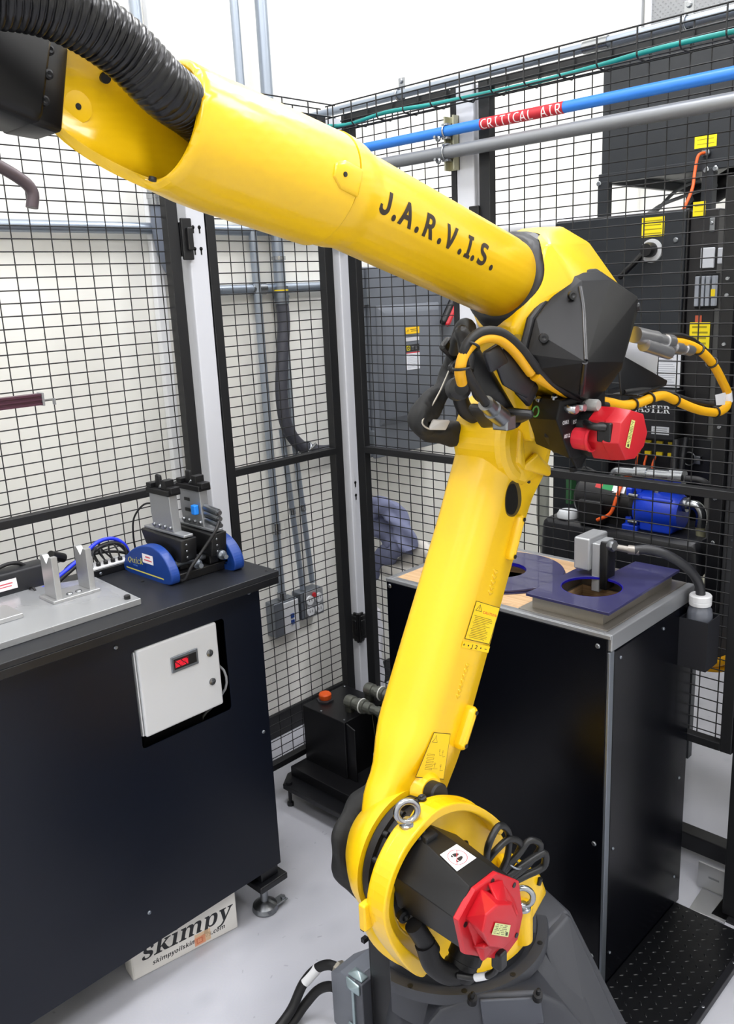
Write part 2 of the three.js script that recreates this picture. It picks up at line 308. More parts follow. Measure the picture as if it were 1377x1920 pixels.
{
  const t = thing('air_pipe', 'bright blue air pipe with a red lettered band, clamped high on the fence', 'pipe', [0.07, 2.07, 0.07]);
  const c = new THREE.CurvePath(); c.add(new THREE.LineCurve3(V(0.07, 2.084, 2.6), V(0.07, 2.084, 0.13))); c.add(new THREE.QuadraticBezierCurve3(V(0.07, 2.084, 0.13), V(0.07, 2.084, 0.068), V(0.13, 2.084, 0.068))); c.add(new THREE.LineCurve3(V(0.13, 2.084, 0.068), V(1.9, 2.084, 0.068)));
  part('pipe', [rod(V(0.07, 2.084, 2.6), V(0.07, 2.084, 0.13), 0.0138), new THREE.TubeGeometry(c.curves[1], 16, 0.0138, 16), rod(V(0.13, 2.084, 0.068), V(1.9, 2.084, 0.068), 0.0138)], bluePipe, t);
  part('lettered_band', band(V(0.628, 2.084, 0.068), V(1, 0, 0), V(0, 1, 0), 0.0143, 0, 0.25, -2.0, 1.4), print(1024, 170, (g, w, h) => {
    g.fillStyle = '#b3202c'; g.fillRect(0, 0, w, h); g.fillStyle = '#f4e9ea'; g.font = '132px sans-serif'; g.textAlign = 'center'; g.textBaseline = 'middle';
    'CRITICAL AIR'.split('').forEach((ch, i) => g.fillText(ch, 52 + i * 83.5, h * 0.5));
  }), t, 'red band lettered CRITICAL AIR');
  const u = thing('steel_pipe', 'plain grey metal pipe just below the blue air pipe', 'pipe', [1, 2.01, 0.068]);
  part('pipe', rod(V(0.1, 2.03, 0.068), V(1.9, 2.03, 0.068), 0.0172, 0.0172, 24), greyPipe, u);
  const k = thing('pipe_bracket', 'zinc strut bracket with pipe clamps on the white post behind the arm', 'bracket', [0.52, 1.99, 0.03]);
  part('channel', [ext(0.488, 0.493, 1.985, 2.125, 0.031, 0.055), ext(0.518, 0.523, 1.985, 2.125, 0.031, 0.055), ext(0.488, 0.523, 1.985, 2.125, 0.031, 0.034)], M(0xb9b79c, 0.4, 0.6), k);
  for (const [y, r] of [[2.084, 0.0165], [2.03, 0.0198]]) {
    const cl = part('clamp', [torus(V(0.506, y, 0.068), V(1, 0, 0), r, 0.003).applyMatrix4(new THREE.Matrix4()), ext(0.496, 0.516, y - r - 0.004, y - r + 0.002, 0.04, 0.075), ext(0.496, 0.516, y + r - 0.002, y + r + 0.003, 0.04, 0.075)], brightSteel, k);
    part('bolt', lathe([[0, 0], [0.008, 0], [0.008, 0.005], [0.004, 0.008], [0.004, 0.02], [0, 0.02]], V(0.49, y - r - 0.002, 0.08), V(0, 0.2, 1), 10), steel, cl);
  }
}

// ---------------------------------------------------------------- on the left wall, behind the fence
{
  const WX = -0.32;
  const pipe = (label, pts, r, couplers = []) => {
    const b = new THREE.Box3().setFromPoints(pts.map(p => V(...p)));
    const t = thing('conduit', label, 'conduit', [(b.min.x + b.max.x) / 2, b.min.y, (b.min.z + b.max.z) / 2], 'galvanised conduits on the left wall');
    const g = []; for (let i = 0; i < pts.length - 1; i++) g.push(rod(V(...pts[i]), V(...pts[i + 1]), r)); part('pipe', g, galv, t);
    for (const [p, q] of couplers) part('coupling', rod(V(...p), V(...q), r * 1.22), brightSteel, t);
    return t;
  };
  pipe('upper of the two level conduits on the left wall, just under the arm', [[-0.295, 1.886, 2.6], [-0.295, 1.886, -0.6]], 0.017);
  const low = pipe('lower level conduit on the left wall, bent at its left end', [[-0.295, 1.694, 0.28], [-0.295, 1.694, -0.6]], 0.017, [[[-0.295, 1.694, 0.145], [-0.295, 1.694, 0.085]]]);
  part('bend', new THREE.TubeGeometry(curve([[-0.295, 1.694, 0.28], [-0.297, 1.694, 0.33], [-0.303, 1.694, 0.37], [-0.32, 1.694, 0.395]]), 14, 0.017, 14), galv, low);
  const v1 = pipe('left vertical conduit, running down to the blue-socketed outlet box', [[-0.285, CEIL, 0.148], [-0.285, 0.57, 0.118]], 0.014, [[[-0.285, 0.86, 0.12], [-0.285, 0.82, 0.12]], [[-0.285, 0.59, 0.118], [-0.285, 0.565, 0.118]]]);
  const v2 = pipe('middle thin vertical conduit, ending at the left of the four-socket box', [[-0.29, 1.2, 0.058], [-0.29, 0.57, 0.008]], 0.0105, [[[-0.29, 0.9, 0.034], [-0.29, 0.875, 0.032]]]);
  const v3 = pipe('right thin vertical conduit, ending at the right of the four-socket box', [[-0.297, 1.98, 0.0], [-0.297, 1.2, 0.0], [-0.297, 0.58, -0.05]], 0.0105, [[[-0.297, 0.9, -0.024], [-0.297, 0.875, -0.026]]]);
  pipe('thick conduit stub above the grey flexible conduit', [[-0.275, CEIL, 0.034], [-0.275, 1.66, 0.03]], 0.0205, [[[-0.275, 1.80, 0.03], [-0.275, 1.788, 0.03]]]);
  const fx = thing('flexible_conduit', 'thick grey flexible conduit curving down and right to the grey switch box', 'conduit', [-0.275, 1.05, -0.05]);
  part('hose', tube([[-0.275, 1.66, 0.028], [-0.272, 1.58, 0.028], [-0.268, 1.45, 0.05], [-0.265, 1.32, 0.067], [-0.262, 1.21, 0.055], [-0.262, 1.13, -0.005], [-0.262, 1.095, -0.1], [-0.25, 1.09, -0.24]], 0.0225, 60, 18), M(0x3c3d45, 0.5), fx);
  part('fitting', [rod(V(-0.275, 1.7, 0.029), V(-0.275, 1.64, 0.028), 0.026), rod(V(-0.275, 1.668, 0.0285), V(-0.275, 1.66, 0.0285), 0.0285)], zinc, fx);
  part('yellow_band', rod(V(-0.275, 1.688, 0.029), V(-0.275, 1.684, 0.029), 0.0265), labelYellow, fx);
  part('hanger', [torus(V(-0.262, 1.118, -0.03), V(0, 0.55, 0.85), 0.025, 0.004), ext(-0.32, -0.262, 1.088, 1.093, -0.06, -0.035), rod(V(-0.245, 1.105, -0.025), V(-0.225, 1.135, -0.05), 0.006)], brightSteel, fx);
  const fl = thing('flexible_conduit', 'grey flexible conduit with a bright fitting, half hidden by the white post over the bench', 'conduit', [-0.28, 1.55, 0.46]);
  part('hose', tube([[-0.27, 1.96, 0.505], [-0.27, 1.86, 0.505], [-0.27, 1.77, 0.48], [-0.27, 1.7, 0.42], [-0.285, 1.694, 0.36], [-0.295, 1.694, 0.3]], 0.021, 30, 14), M(0x666d7a, 0.45), fl);
  part('fitting', [rod(V(-0.27, 2.0, 0.506), V(-0.27, 1.95, 0.505), 0.025), rod(V(-0.27, 1.985, 0.506), V(-0.27, 1.97, 0.506), 0.028)], brightSteel, fl);
  part('riser', rod(V(-0.275, 2.6, 0.508), V(-0.27, 2.0, 0.506), 0.016), galv, fl);
  // the grey switch box
  const s = thing('switch_box', 'large grey steel switch box on the left wall behind the fence corner', 'switch box', [-0.225, 1.05, -0.47]);
  part('enclosure', ext(WX, -0.145, 1.055, 1.755, -0.69, -0.25, 0.006), enclosureGrey, s);
  const door = part('door', ext(-0.145, -0.13, 1.05, 1.752, -0.68, -0.262, 0.005), enclosureGrey, s);
  part('raised_panel', hull([[-0.131, 1.175, -0.3], [-0.131, 1.61, -0.3], [-0.131, 1.61, -0.655], [-0.131, 1.175, -0.655], [-0.112, 1.2, -0.325], [-0.112, 1.585, -0.325], [-0.112, 1.585, -0.63], [-0.112, 1.2, -0.63]], 0.006), enclosureGrey, door);
  const dx = -0.105;
  const lab = (y0, y1, z0, z1) => [[dx, y1, z0], [dx, y1, z1], [dx, y0, z1], [dx, y0, z0]];
  part('warning_label', quad(...lab(1.505, 1.53, -0.425, -0.51), 0.001), print(256, 96, (g, w, h) => { g.fillStyle = '#f5c518'; g.fillRect(0, 0, w, h); g.strokeStyle = '#222'; g.lineWidth = 6; g.beginPath(); g.moveTo(30, 70); g.lineTo(60, 30); g.moveTo(48, 70); g.lineTo(72, 40); g.stroke(); g.fillStyle = '#3a3005'; g.fillRect(95, 30, 110, 8); g.fillRect(110, 56, 120, 8); }), door);
  part('paper_label', quad(...lab(1.478, 1.492, -0.43, -0.507), 0.001), paper, door);
  part('maker_plate', quad(...lab(1.44, 1.465, -0.43, -0.507), 0.001), print(192, 72, (g, w, h) => { g.fillStyle = '#16171a'; g.fillRect(0, 0, w, h); g.strokeStyle = '#e6d318'; g.lineWidth = 8; g.strokeRect(12, 14, 42, 44); g.fillStyle = '#e6d318'; g.fillRect(28, 30, 10, 14); g.fillStyle = '#77787c'; for (const x of [78, 132]) { g.fillRect(x, 18, 38, 10); g.fillRect(x, 36, 30, 6); g.fillRect(x, 50, 34, 6); } }), door);
  part('data_sheet', quad(...lab(1.37, 1.436, -0.43, -0.507), 0.001), print(192, 256, (g, w, h) => { g.fillStyle = '#e4e6ec'; g.fillRect(0, 0, w, h); g.fillStyle = '#c62b3a'; g.fillRect(0, 0, w, 16); g.fillStyle = '#a9acb6'; for (let y = 34; y < 240; y += 15) g.fillRect(14, y, 130 + 40 * rnd(), 5); }), door);
  part('latch', ext(-0.145, -0.125, 1.62, 1.68, -0.262, -0.25, 0.003), zinc, s); part('latch', ext(-0.145, -0.125, 1.1, 1.16, -0.262, -0.25, 0.003), zinc, s);
  part('side_housing', ext(WX, -0.135, 1.08, 1.7, -0.78, -0.69, 0.008), enclosureGrey, s);
  const h = part('handle', hull([[-0.1, 1.54, -0.655], [-0.1, 1.655, -0.745]], 0.016), black, s);
  part('red_grip', hull([[-0.085, 1.53, -0.66], [-0.085, 1.65, -0.755]], 0.011), redPlastic, h);
  // outlet boxes
  const o1 = thing('outlet_box', 'grey wall outlet box with two blue sockets and a white cover', 'outlet box', [-0.295, 0.42, 0.115], 'outlet boxes on the left wall');
  part('box', ext(WX, -0.268, 0.425, 0.56, 0.06, 0.172, 0.004), zinc, o1);
  const pl = part('cover_plate', ext(-0.268, -0.262, 0.43, 0.553, 0.058, 0.13, 0.002), white, o1);
  part('socket', ext(-0.262, -0.258, 0.487, 0.503, 0.085, 0.1), bluePlastic, pl); part('socket', ext(-0.262, -0.258, 0.462, 0.478, 0.085, 0.1), bluePlastic, pl);
  const o2 = thing('outlet_box', 'grey wall outlet box with four round white sockets and a red dot', 'outlet box', [-0.295, 0.45, -0.02], 'outlet boxes on the left wall');
  part('box', ext(WX, -0.268, 0.455, 0.565, -0.07, 0.04, 0.004), zinc, o2);
  const pp = part('cover_plate', ext(-0.268, -0.263, 0.457, 0.562, -0.072, 0.025, 0.002), alu, o2);
  for (const [y, z] of [[0.528, 0.0], [0.528, -0.045], [0.483, 0.0], [0.483, -0.045]]) {
    const k = part('socket', rod(V(-0.263, y, z), V(-0.257, y, z), 0.019, 0.018, 20), white, pp);
    part('slot', [ext(-0.257, -0.2564, y - 0.004, y + 0.007, z - 0.007, z - 0.005), ext(-0.257, -0.2564, y - 0.004, y + 0.007, z + 0.005, z + 0.007)], black, k);
  }
  part('red_dot', rod(V(-0.263, 0.545, -0.024), V(-0.256, 0.545, -0.024), 0.009), redPlastic, pp);
}

// ---------------------------------------------------------------- behind the right-hand fence
{
  // a chair with a cloth over it, and a bag
  const t = thing('office_chair', 'pale plastic chair with a blue-grey garment over its back, behind the fence corner', 'chair', [-0.1, 0, -0.33]);
  part('seat', hull([[-0.2, 0.62, -0.28], [0.06, 0.62, -0.23], [0.06, 0.62, -0.44], [-0.2, 0.62, -0.44]], 0.03), M(0xcbc7bf, 0.6), t);
  part('backrest', hull([[0.02, 0.65, -0.3], [0.095, 0.7, -0.3], [0.06, 0.73, -0.3], [-0.05, 0.62, -0.3], [-0.1, 0.6, -0.3]], 0.025), M(0xcbc7bf, 0.6), t);
  part('pedestal', [rod(V(-0.08, 0.03, -0.34), V(-0.08, 0.6, -0.34), 0.022), ...[0, 1, 2, 3, 4].map(i => rod(V(-0.08, 0.06, -0.34), V(-0.08 + 0.19 * Math.cos(i * 1.257 + 0.5), 0.035, -0.34 + 0.19 * Math.sin(i * 1.257 + 0.5)), 0.014)), ...[0, 1, 2, 3, 4].map(i => torus(V(-0.08 + 0.19 * Math.cos(i * 1.257 + 0.5), 0.024, -0.34 + 0.19 * Math.sin(i * 1.257 + 0.5)), V(0, 0, 1), 0.012, 0.012))], darkGrey, t);
  const cl = M(0x777c99, 0.85, 0, { bumpMap: fabricTex, bumpScale: 0.0006 });
  single('garment', 'crumpled blue-grey garment draped over the pale chair', 'garment', [
    sweep([[-0.17, 0.83, -0.25], [-0.1, 0.87, -0.25], [-0.03, 0.855, -0.25], [0.01, 0.79, -0.25], [0.03, 0.72, -0.25]], 40, 16, (u, a) => 0.035 + 0.012 * Math.sin(a * 3 + u * 12) * Math.sin(u * 9)),
    sweep([[0.02, 0.735, -0.255], [-0.04, 0.71, -0.25], [-0.1, 0.66, -0.25], [-0.16, 0.6, -0.25]], 30, 16, (u, a) => 0.036 + 0.01 * Math.sin(a * 2 + u * 10)),
    sweep([[-0.15, 0.8, -0.27], [-0.09, 0.76, -0.27], [-0.03, 0.74, -0.27], [0, 0.72, -0.27]], 24, 14, (u, a) => 0.045 + 0.008 * Math.sin(a * 3 + u * 14))], cl);
  const bag = [];
  single('plastic_bag', 'white plastic bag standing on the floor behind the fence corner', 'bag', sweep([[-0.1, 0.0, -0.118], [-0.1, 0.1, -0.118], [-0.1, 0.3, -0.118], [-0.095, 0.43, -0.118], [-0.09, 0.5, -0.118]], 36, 24, (u, a) => (0.058 + 0.015 * Math.sin(u * 3)) * (1 + 0.1 * Math.sin(a * 5 + u * 14) + 0.05 * Math.sin(a * 9 - u * 20)) * (u < 0.06 ? 0.6 + u * 6 : 1)), M(0xe6e6ec, 0.4, 0, { clearcoat: 0.2 }));
  single('red_tag', 'red rectangular tag hanging low behind the mesh by the corner post', 'tag', [ext(-0.075, -0.03, 0.2, 0.275, -0.032, -0.03, 0.0005), rod(V(-0.052, 0.27, -0.031), V(-0.07, 0.34, -0.055), 0.001, 0.001, 5)], M(0xd8152c, 0.5));
}
{
  const yl = (name, x0, x1, y0, y1, z, p, lines = 3) => part(name, quad([x0, y1, z], [x1, y1, z], [x1, y0, z], [x0, y0, z], 0.001), print(192, 144, (g, w, h) => { g.fillStyle = '#f4dc0c'; g.fillRect(0, 0, w, h); g.fillStyle = 'rgba(90,80,0,0.55)'; for (let i = 0; i < lines; i++) g.fillRect(24, h * (i + 0.7) / (lines + 0.6), w - 60 + 20 * rnd(), 9); }), p);
  // upper cabinet on its legs
  const u = thing('cabinet', 'upper dark grey machine cabinet raised on thin legs, under the two pipes', 'cabinet', [0.72, 0, -1.05]);
  part('body', [ext(0.522, 1.6, 2.015, 2.44, -1.45, -0.752, 0.004)], cabinet, u);
  part('base_frame', [ext(0.53, 1.6, 1.985, 2.015, -0.75, -0.72, 0.002), ext(0.53, 0.552, 1.985, 2.015, -1.45, -0.752, 0.002), ext(0.552, 1.6, 1.985, 2.015, -1.45, -1.42, 0.002)], cabinet, u);
  for (const [x, z] of [[0.53, -0.75], [0.888, -0.75], [1.55, -0.75], [0.522, -1.45], [1.55, -1.45]]) part('leg', ext(x, x + 0.036, 0, 1.99, z, z + 0.034, 0.002), cabinet, u);
  for (const x of [0.535, 0.902, 0.93]) part('bolt', screw([x, 1.985, -0.716], V(0, 0, 1), 0.009, 0.006), brightSteel, u);
  yl('warning_label', 0.845, 0.915, 2.055, 2.09, -0.7515, u, 2);
  part('cable_gland', lathe([[0, 0], [0.014, 0], [0.014, 0.012], [0.009, 0.018], [0, 0.018]], V(0.885, 2.038, -0.752), V(0, 0, 1), 14), steel, u);
  part('underside_duct', [rod(V(0.76, 1.92, -1.0), V(0.9, 1.99, -1.0), 0.04, 0.04, 20), rod(V(0.7, 1.86, -1.0), V(0.78, 1.93, -1.0), 0.02)], satin, u);
  single('orange_cable', 'orange cable hanging from the upper cabinet to the lower one', 'cable', tube([[0.885, 2.038, -0.735], [0.878, 2.03, -0.71], [0.877, 1.98, -0.69], [0.885, 1.93, -0.66], [0.878, 1.87, -0.62], [0.878, 1.855, -0.6]], 0.0048, 30, 8), orange);
  single('grey_hoses', 'thin grey hoses drooping between upper and lower cabinet', 'hose', [tube([[0.78, 1.985, -0.95], [0.72, 1.95, -0.9], [0.68, 1.89, -0.85], [0.66, 1.85, -0.8]], 0.006, 24, 8), tube([[0.84, 1.96, -0.95], [0.76, 1.93, -0.88], [0.7, 1.9, -0.82], [0.67, 1.85, -0.75]], 0.006, 24, 8)], M(0x6a6d70, 0.5), null, 'stuff');
  // lower cabinet
  const c = thing('cabinet', 'lower dark grey cabinet with a rotary switch, behind the arm elbow', 'cabinet', [0.77, 0, -0.7]);
  part('body', [ext(0.499, 0.945, 0.75, 1.862, -0.715, -0.51, 0.004), ext(0.945, 1.03, 0.75, 1.855, -0.715, -0.52, 0.004)], cabinetSide, c);
  const d = part('door', ext(0.503, 0.94, 0.76, 1.857, -0.512, -0.5, 0.004), cabinet, c);
  for (const [x, z] of [[0.52, -0.7], [0.93, -0.7], [0.52, -0.56], [0.93, -0.56]]) part('leg', ext(x, x + 0.03, 0, 0.75, z, z + 0.03), cabinet, c);
  part('switch_plate', rod(V(0.838, 1.749, -0.5), V(0.838, 1.749, -0.494), 0.035, 0.034, 28), M(0xd2d4d6, 0.4), d);
  const hd = part('switch_handle', [lathe([[0, 0.035], [0.018, 0.034], [0.022, 0.02], [0.022, 0]].reverse(), V(0.838, 1.752, -0.494), V(0, 0, 1), 20), hull([[0.83, 1.745, -0.47], [0.755, 1.678, -0.468]], 0.0095)], black, d);
  yl('warning_label', 0.804, 0.876, 1.79, 1.846, -0.4998, d, 4);
  part('screw', screw([0.913, 1.775, -0.5], V(0, 0, 1), 0.008, 0.004), steel, d);
  yl('warning_label', 0.953, 0.99, 1.838, 1.878, -0.5185, c, 2);
  part('bracket_plate', [ext(1.005, 1.02, 1.79, 1.83, -0.52, -0.515, 0.002), screw([1.012, 1.815, -0.515], V(0, 0, 1), 0.005)], steel, c);
  part('display_module', ext(0.985, 1.025, 1.69, 1.748, -0.52, -0.51, 0.003), M(0xc9ccd2, 0.35), c);
  part('display_module', ext(1.035, 1.06, 1.7, 1.745, -0.52, -0.51, 0.003), M(0xb9bcc2, 0.35), c);
  const m = part('relay_block', ext(0.975, 1.045, 1.575, 1.675, -0.52, -0.508, 0.002), satin, c);
  for (const x of [0.98, 0.996, 1.012, 1.03]) part('relay', ext(x, x + 0.0125, 1.582, 1.668, -0.508, -0.492, 0.002), M(0x8f949c, 0.4), m);
  part('yellow_tab', ext(1.03, 1.042, 1.61, 1.63, -0.492, -0.49), labelYellow, m);
  part('red_label', quad([0.975, 1.555, -0.519], [0.995, 1.555, -0.519], [0.995, 1.53, -0.519], [0.975, 1.53, -0.519], 0.001), M(0xc25a3a, 0.5), c);
  yl('warning_label', 0.96, 1.022, 1.445, 1.535, -0.518, c, 5);
  part('paper_sheet', quad([0.85, 1.44, -0.4995], [0.945, 1.44, -0.4995], [0.945, 1.34, -0.4995], [0.85, 1.34, -0.4995], 0.001), print(192, 208, (g, w, h) => { g.fillStyle = '#dfe1e6'; g.fillRect(0, 0, w, h); g.fillStyle = '#a2a6b0'; for (let y = 18; y < 190; y += 14) g.fillRect(16, y, 120 + 40 * rnd(), 4); }), d);
  part('paper_sheet', quad([0.77, 1.375, -0.4995], [0.845, 1.375, -0.4995], [0.845, 1.325, -0.4995], [0.77, 1.325, -0.4995], 0.001), paper, d);
  // pump control box with its lettering
  const b = thing('control_box', 'black control box with white lettering and a row of yellow-tagged terminals', 'control box', [0.87, 1.05, -0.46]);
  part('case', [ext(0.74, 0.965, 1.19, 1.335, -0.498, -0.43, 0.003), ext(0.74, 1.06, 1.05, 1.19, -0.498, -0.478, 0.002), ext(0.74, 0.75, 1.05, 1.19, -0.478, -0.43), ext(0.74, 0.965, 1.05, 1.058, -0.478, -0.43)], blackPaint, b);
  part('lettering', quad([0.745, 1.335, -0.43], [0.965, 1.335, -0.43], [0.965, 1.19, -0.43], [0.745, 1.19, -0.43], 0.001), print(640, 420, (g, w, h) => {
    g.fillStyle = '#14151a'; g.fillRect(0, 0, w, h); g.fillStyle = '#e6e8ea'; g.font = 'bold 92px serif'; g.fillText('BLASTER', 165, 190); g.font = 'italic bold 52px sans-serif'; g.fillText('40', 290, 285); g.fillStyle = '#c9ccd0'; g.fillRect(430, 310, 165, 70); g.fillStyle = '#6a6d72'; for (let i = 0; i < 3; i++) g.fillRect(445, 325 + i * 18, 130, 5);
  }), b);
  for (let i = 0; i < 4; i++) for (let j = 0; j < 2; j++) part('terminal_tag', ext(0.815 + i * 0.038, 0.835 + i * 0.038, 1.165 - j * 0.035, 1.175 - j * 0.035, -0.478, -0.47), labelYellow, b);
  for (let i = 0; i < 3; i++) part('wire', tube([[0.83 + i * 0.03, 1.125, -0.47], [0.836 + i * 0.027, 1.1, -0.45], [0.842 + i * 0.028, 1.075, -0.44]], 0.004, 10, 6), orange, b);
  part('earth_terminal', [ext(1.015, 1.035, 1.115, 1.14, -0.478, -0.465, 0.002), torus(V(1.0, 1.13, -0.465), V(0, 0, 1), 0.02, 0.002)], steel, b);
  part('grey_hose', [tube([[0.97, 1.19, -0.44], [0.975, 1.12, -0.42], [0.985, 1.05, -0.4], [0.98, 1.0, -0.39]], 0.012, 16, 10), tube([[1.0, 1.2, -0.44], [1.0, 1.12, -0.42], [1.005, 1.02, -0.4]], 0.008, 16, 10)], darkGrey, b);
  // pump on its tank
  const p = thing('pump_unit', 'blue pump with a black motor on a black plastic tank, behind the fence', 'pump', [0.88, 0, -0.32]);
  part('tank', hull([[0.64, 0.66, -0.44], [1.14, 0.66, -0.44], [0.64, 0.66, -0.25], [1.14, 0.66, -0.25], [0.655, 0.915, -0.44], [1.12, 0.915, -0.44], [0.655, 0.915, -0.25], [1.12, 0.915, -0.25]], 0.03), M(0x121318, 0.4), p);
  for (const [x, z] of [[0.65, -0.44], [0.98, -0.44], [0.65, -0.25], [0.98, -0.25]]) part('leg', ext(x, x + 0.03, 0, 0.64, z, z + 0.03), blackPaint, p);
  part('filler_cap', lathe([[0, 0], [0.035, 0], [0.035, 0.01], [0.028, 0.022], [0, 0.024]], V(0.7, 0.945, -0.27), V(0, 1, 0), 24), M(0xcdd0d2, 0.5), p);
  const mo = part('motor', [lathe([[0, 0], [0.05, 0], [0.06, 0.012], [0.06, 0.19], [0.052, 0.2], [0, 0.2]], V(0.73, 1.015, -0.3), V(1, 0, 0), 28), ext(0.76, 0.84, 0.945, 1.02, -0.26, -0.225, 0.005), ext(0.75, 0.9, 0.945, 0.97, -0.34, -0.27)], black, p);
  part('motor_label', quad([0.8, 1.066, -0.265], [0.9, 1.07, -0.265], [0.9, 1.05, -0.252], [0.8, 1.047, -0.252], 0.001), print(256, 64, (g, w, h) => { g.fillStyle = '#e4e6e8'; g.fillRect(0, 0, w, h); g.fillStyle = '#c23a3a'; g.fillRect(0, 0, 60, h); g.fillStyle = '#1f8a4c'; g.fillRect(60, 0, 90, h); }), mo);
  part('pump_body', [ext(0.905, 0.925, 0.945, 1.07, -0.34, -0.25, 0.006), ext(0.9, 0.95, 0.94, 0.96, -0.35, -0.24, 0.004), lathe([[0, 0], [0.05, 0], [0.056, 0.01], [0.056, 0.12], [0.048, 0.135], [0, 0.135]], V(0.93, 1.005, -0.295), V(1, 0, 0), 24), ext(0.95, 1.05, 0.945, 1.05, -0.345, -0.25, 0.008), ext(0.915, 0.945, 1.04, 1.075, -0.32, -0.27, 0.004)], pumpBlue, p);
  for (const y of [0.97, 1.05]) part('bolt', rod(V(0.92, y, -0.245), V(0.95, y, -0.243), 0.006), brightSteel, p);
  part('outlet_pipe', [lathe([[0, 0], [0.018, 0], [0.018, 0.05], [0.024, 0.05], [0.024, 0.09], [0.019, 0.09], [0.019, 0.16], [0.023, 0.16], [0.023, 0.2], [0, 0.2]], V(0.865, 1.105, -0.29), V(1, 0.03, 0), 20), torus(V(0.862, 1.09, -0.29), V(0, 0, 1), 0.015, 0.017), rod(V(0.985, 1.05, -0.29), V(0.985, 1.1, -0.29), 0.012)], brightSteel, p);
  part('outlet_elbow', [tube([[1.06, 1.03, -0.3], [1.1, 1.03, -0.3], [1.115, 1.01, -0.3], [1.115, 0.97, -0.3]], 0.015, 20, 12), rod(V(1.055, 1.03, -0.3), V(1.075, 1.03, -0.3), 0.022)], brightSteel, p);
  part('clear_hose', tube([[1.115, 0.975, -0.3], [1.12, 0.92, -0.3], [1.14, 0.86, -0.28], [1.165, 0.81, -0.22], [1.182, 0.77, -0.19]], 0.014, 30, 12), clearHose, p);
  part('return_hose', tube([[0.6, 1.08, -0.28], [0.6, 1.0, -0.28], [0.6, 0.93, -0.28], [0.615, 0.86, -0.27], [0.635, 0.78, -0.25], [0.65, 0.7, -0.2]], 0.02, 36, 12), M(0x8b8d84, 0.35), p);
  part('black_hose', tube([[1.07, 1.108, -0.29], [1.12, 1.105, -0.29], [1.15, 1.07, -0.3], [1.15, 0.98, -0.32], [1.15, 0.93, -0.33]], 0.011, 24, 10), rubber, p);
  part('motor_cable', tube([[0.885, 1.085, -0.27], [0.885, 1.04, -0.235], [0.87, 0.99, -0.225], [0.83, 0.965, -0.22]], 0.0055, 20, 8), orange, p);
  part('level_tube', [rod(V(0.69, 0.945, -0.38), V(0.69, 1.06, -0.38), 0.006), ext(0.655, 0.675, 0.97, 1.06, -0.36, -0.33)], M(0x2d5a36, 0.5), p);
  part('elbow_hose', tube([[0.69, 1.06, -0.38], [0.7, 1.085, -0.36], [0.73, 1.095, -0.33], [0.77, 1.09, -0.31]], 0.006, 20, 8), rubber, p);
  // tall frame at the right edge, duct, perforated sheet and hose
  const r = thing('cabinet', 'tall black machine frame with bright bolts at the right edge behind the fence', 'cabinet', [1.7, 0, -0.45]);
  part('body', ext(1.235, 2.3, 0.62, 1.74, -0.69, -0.16, 0.004), M(0x38393c, 0.5), r);
  part('corner_post', ext(1.2, 1.235, 0.62, 1.9, -0.18, -0.14, 0.002), blackPaint, r);
  for (const z of [-0.68, -0.22]) for (const x of [1.4, 2.25]) part('leg', ext(x, x + 0.05, 0, 0.62, z, z + 0.05), blackPaint, r);
  for (const y of [0.98, 1.1, 1.29, 1.36, 1.5, 1.62, 1.66]) part('bolt', screw([1.217, y, -0.14], V(0, 0, 1), 0.006, 0.005), brightSteel, r);
  for (const y of [0.99, 1.3, 1.6]) part('bolt', screw([1.262, y, -0.16], V(0, 0, 1), 0.006, 0.005), brightSteel, r);
  single('air_duct', 'wide white duct running level behind the lower cabinet', 'duct', [rod(V(-0.3, 1.915, -1.2), V(0.48, 1.885, -1.2), 0.03, 0.03, 24), rod(V(0.44, 1.886, -1.2), V(0.48, 1.885, -1.2), 0.034, 0.034, 24)], M(0xe4e5ea, 0.4));
  const pf = thing('perforated_panel', 'grey perforated sheet metal panel high above the upper cabinet', 'panel', [1.0, 2.6, -1.65]);
  part('sheet', ext(0.26, 1.8, 2.62, 3.5, -1.62, -1.6), M(0x86888a, 0.5, 0.3, { bumpMap: (() => { const tx = canvasTex(64, 64, (g) => { g.fillStyle = '#fff'; g.fillRect(0, 0, 64, 64); g.fillStyle = '#000'; for (const [x, y] of [[16, 16], [48, 48]]) { g.beginPath(); g.arc(x, y, 10, 0, 7); g.fill(); } }, false); tx.wrapS = tx.wrapT = THREE.RepeatWrapping; tx.repeat.set(70, 40); return tx; })(), bumpScale: 0.003 }), pf);
  part('edge_trim', ext(0.235, 0.262, 2.3, 3.6, -1.63, -1.59, 0.003), white, pf);
  part('edge_trim', ext(0.2, 0.215, 2.3, 3.6, -1.63, -1.6, 0.003), white, pf);
  const hs = thing('yellow_hose', 'yellow hose lying behind the fence to the right of the black table', 'hose', [1.3, 0, -0.1]);
  part('hose', tube([[1.15, 0.655, -0.12], [1.22, 0.65, -0.1], [1.27, 0.665, -0.1], [1.32, 0.7, -0.1], [1.4, 0.74, -0.11]], 0.012, 30, 12), yellowCable, hs);
  part('hose', tube([[1.15, 0.635, -0.13], [1.22, 0.63, -0.11], [1.28, 0.643, -0.11], [1.33, 0.678, -0.11], [1.4, 0.72, -0.12]], 0.008, 30, 12), yellowCable, hs);
  single('floor_rail', 'low black steel rail on the floor behind the fence at the right', 'rail', [ext(0.95, 1.42, 0.02, 0.075, -0.2, -0.15, 0.004), ext(0.95, 1.0, 0, 0.02, -0.2, -0.15), ext(1.37, 1.42, 0, 0.02, -0.2, -0.15)], blackPaint);
}

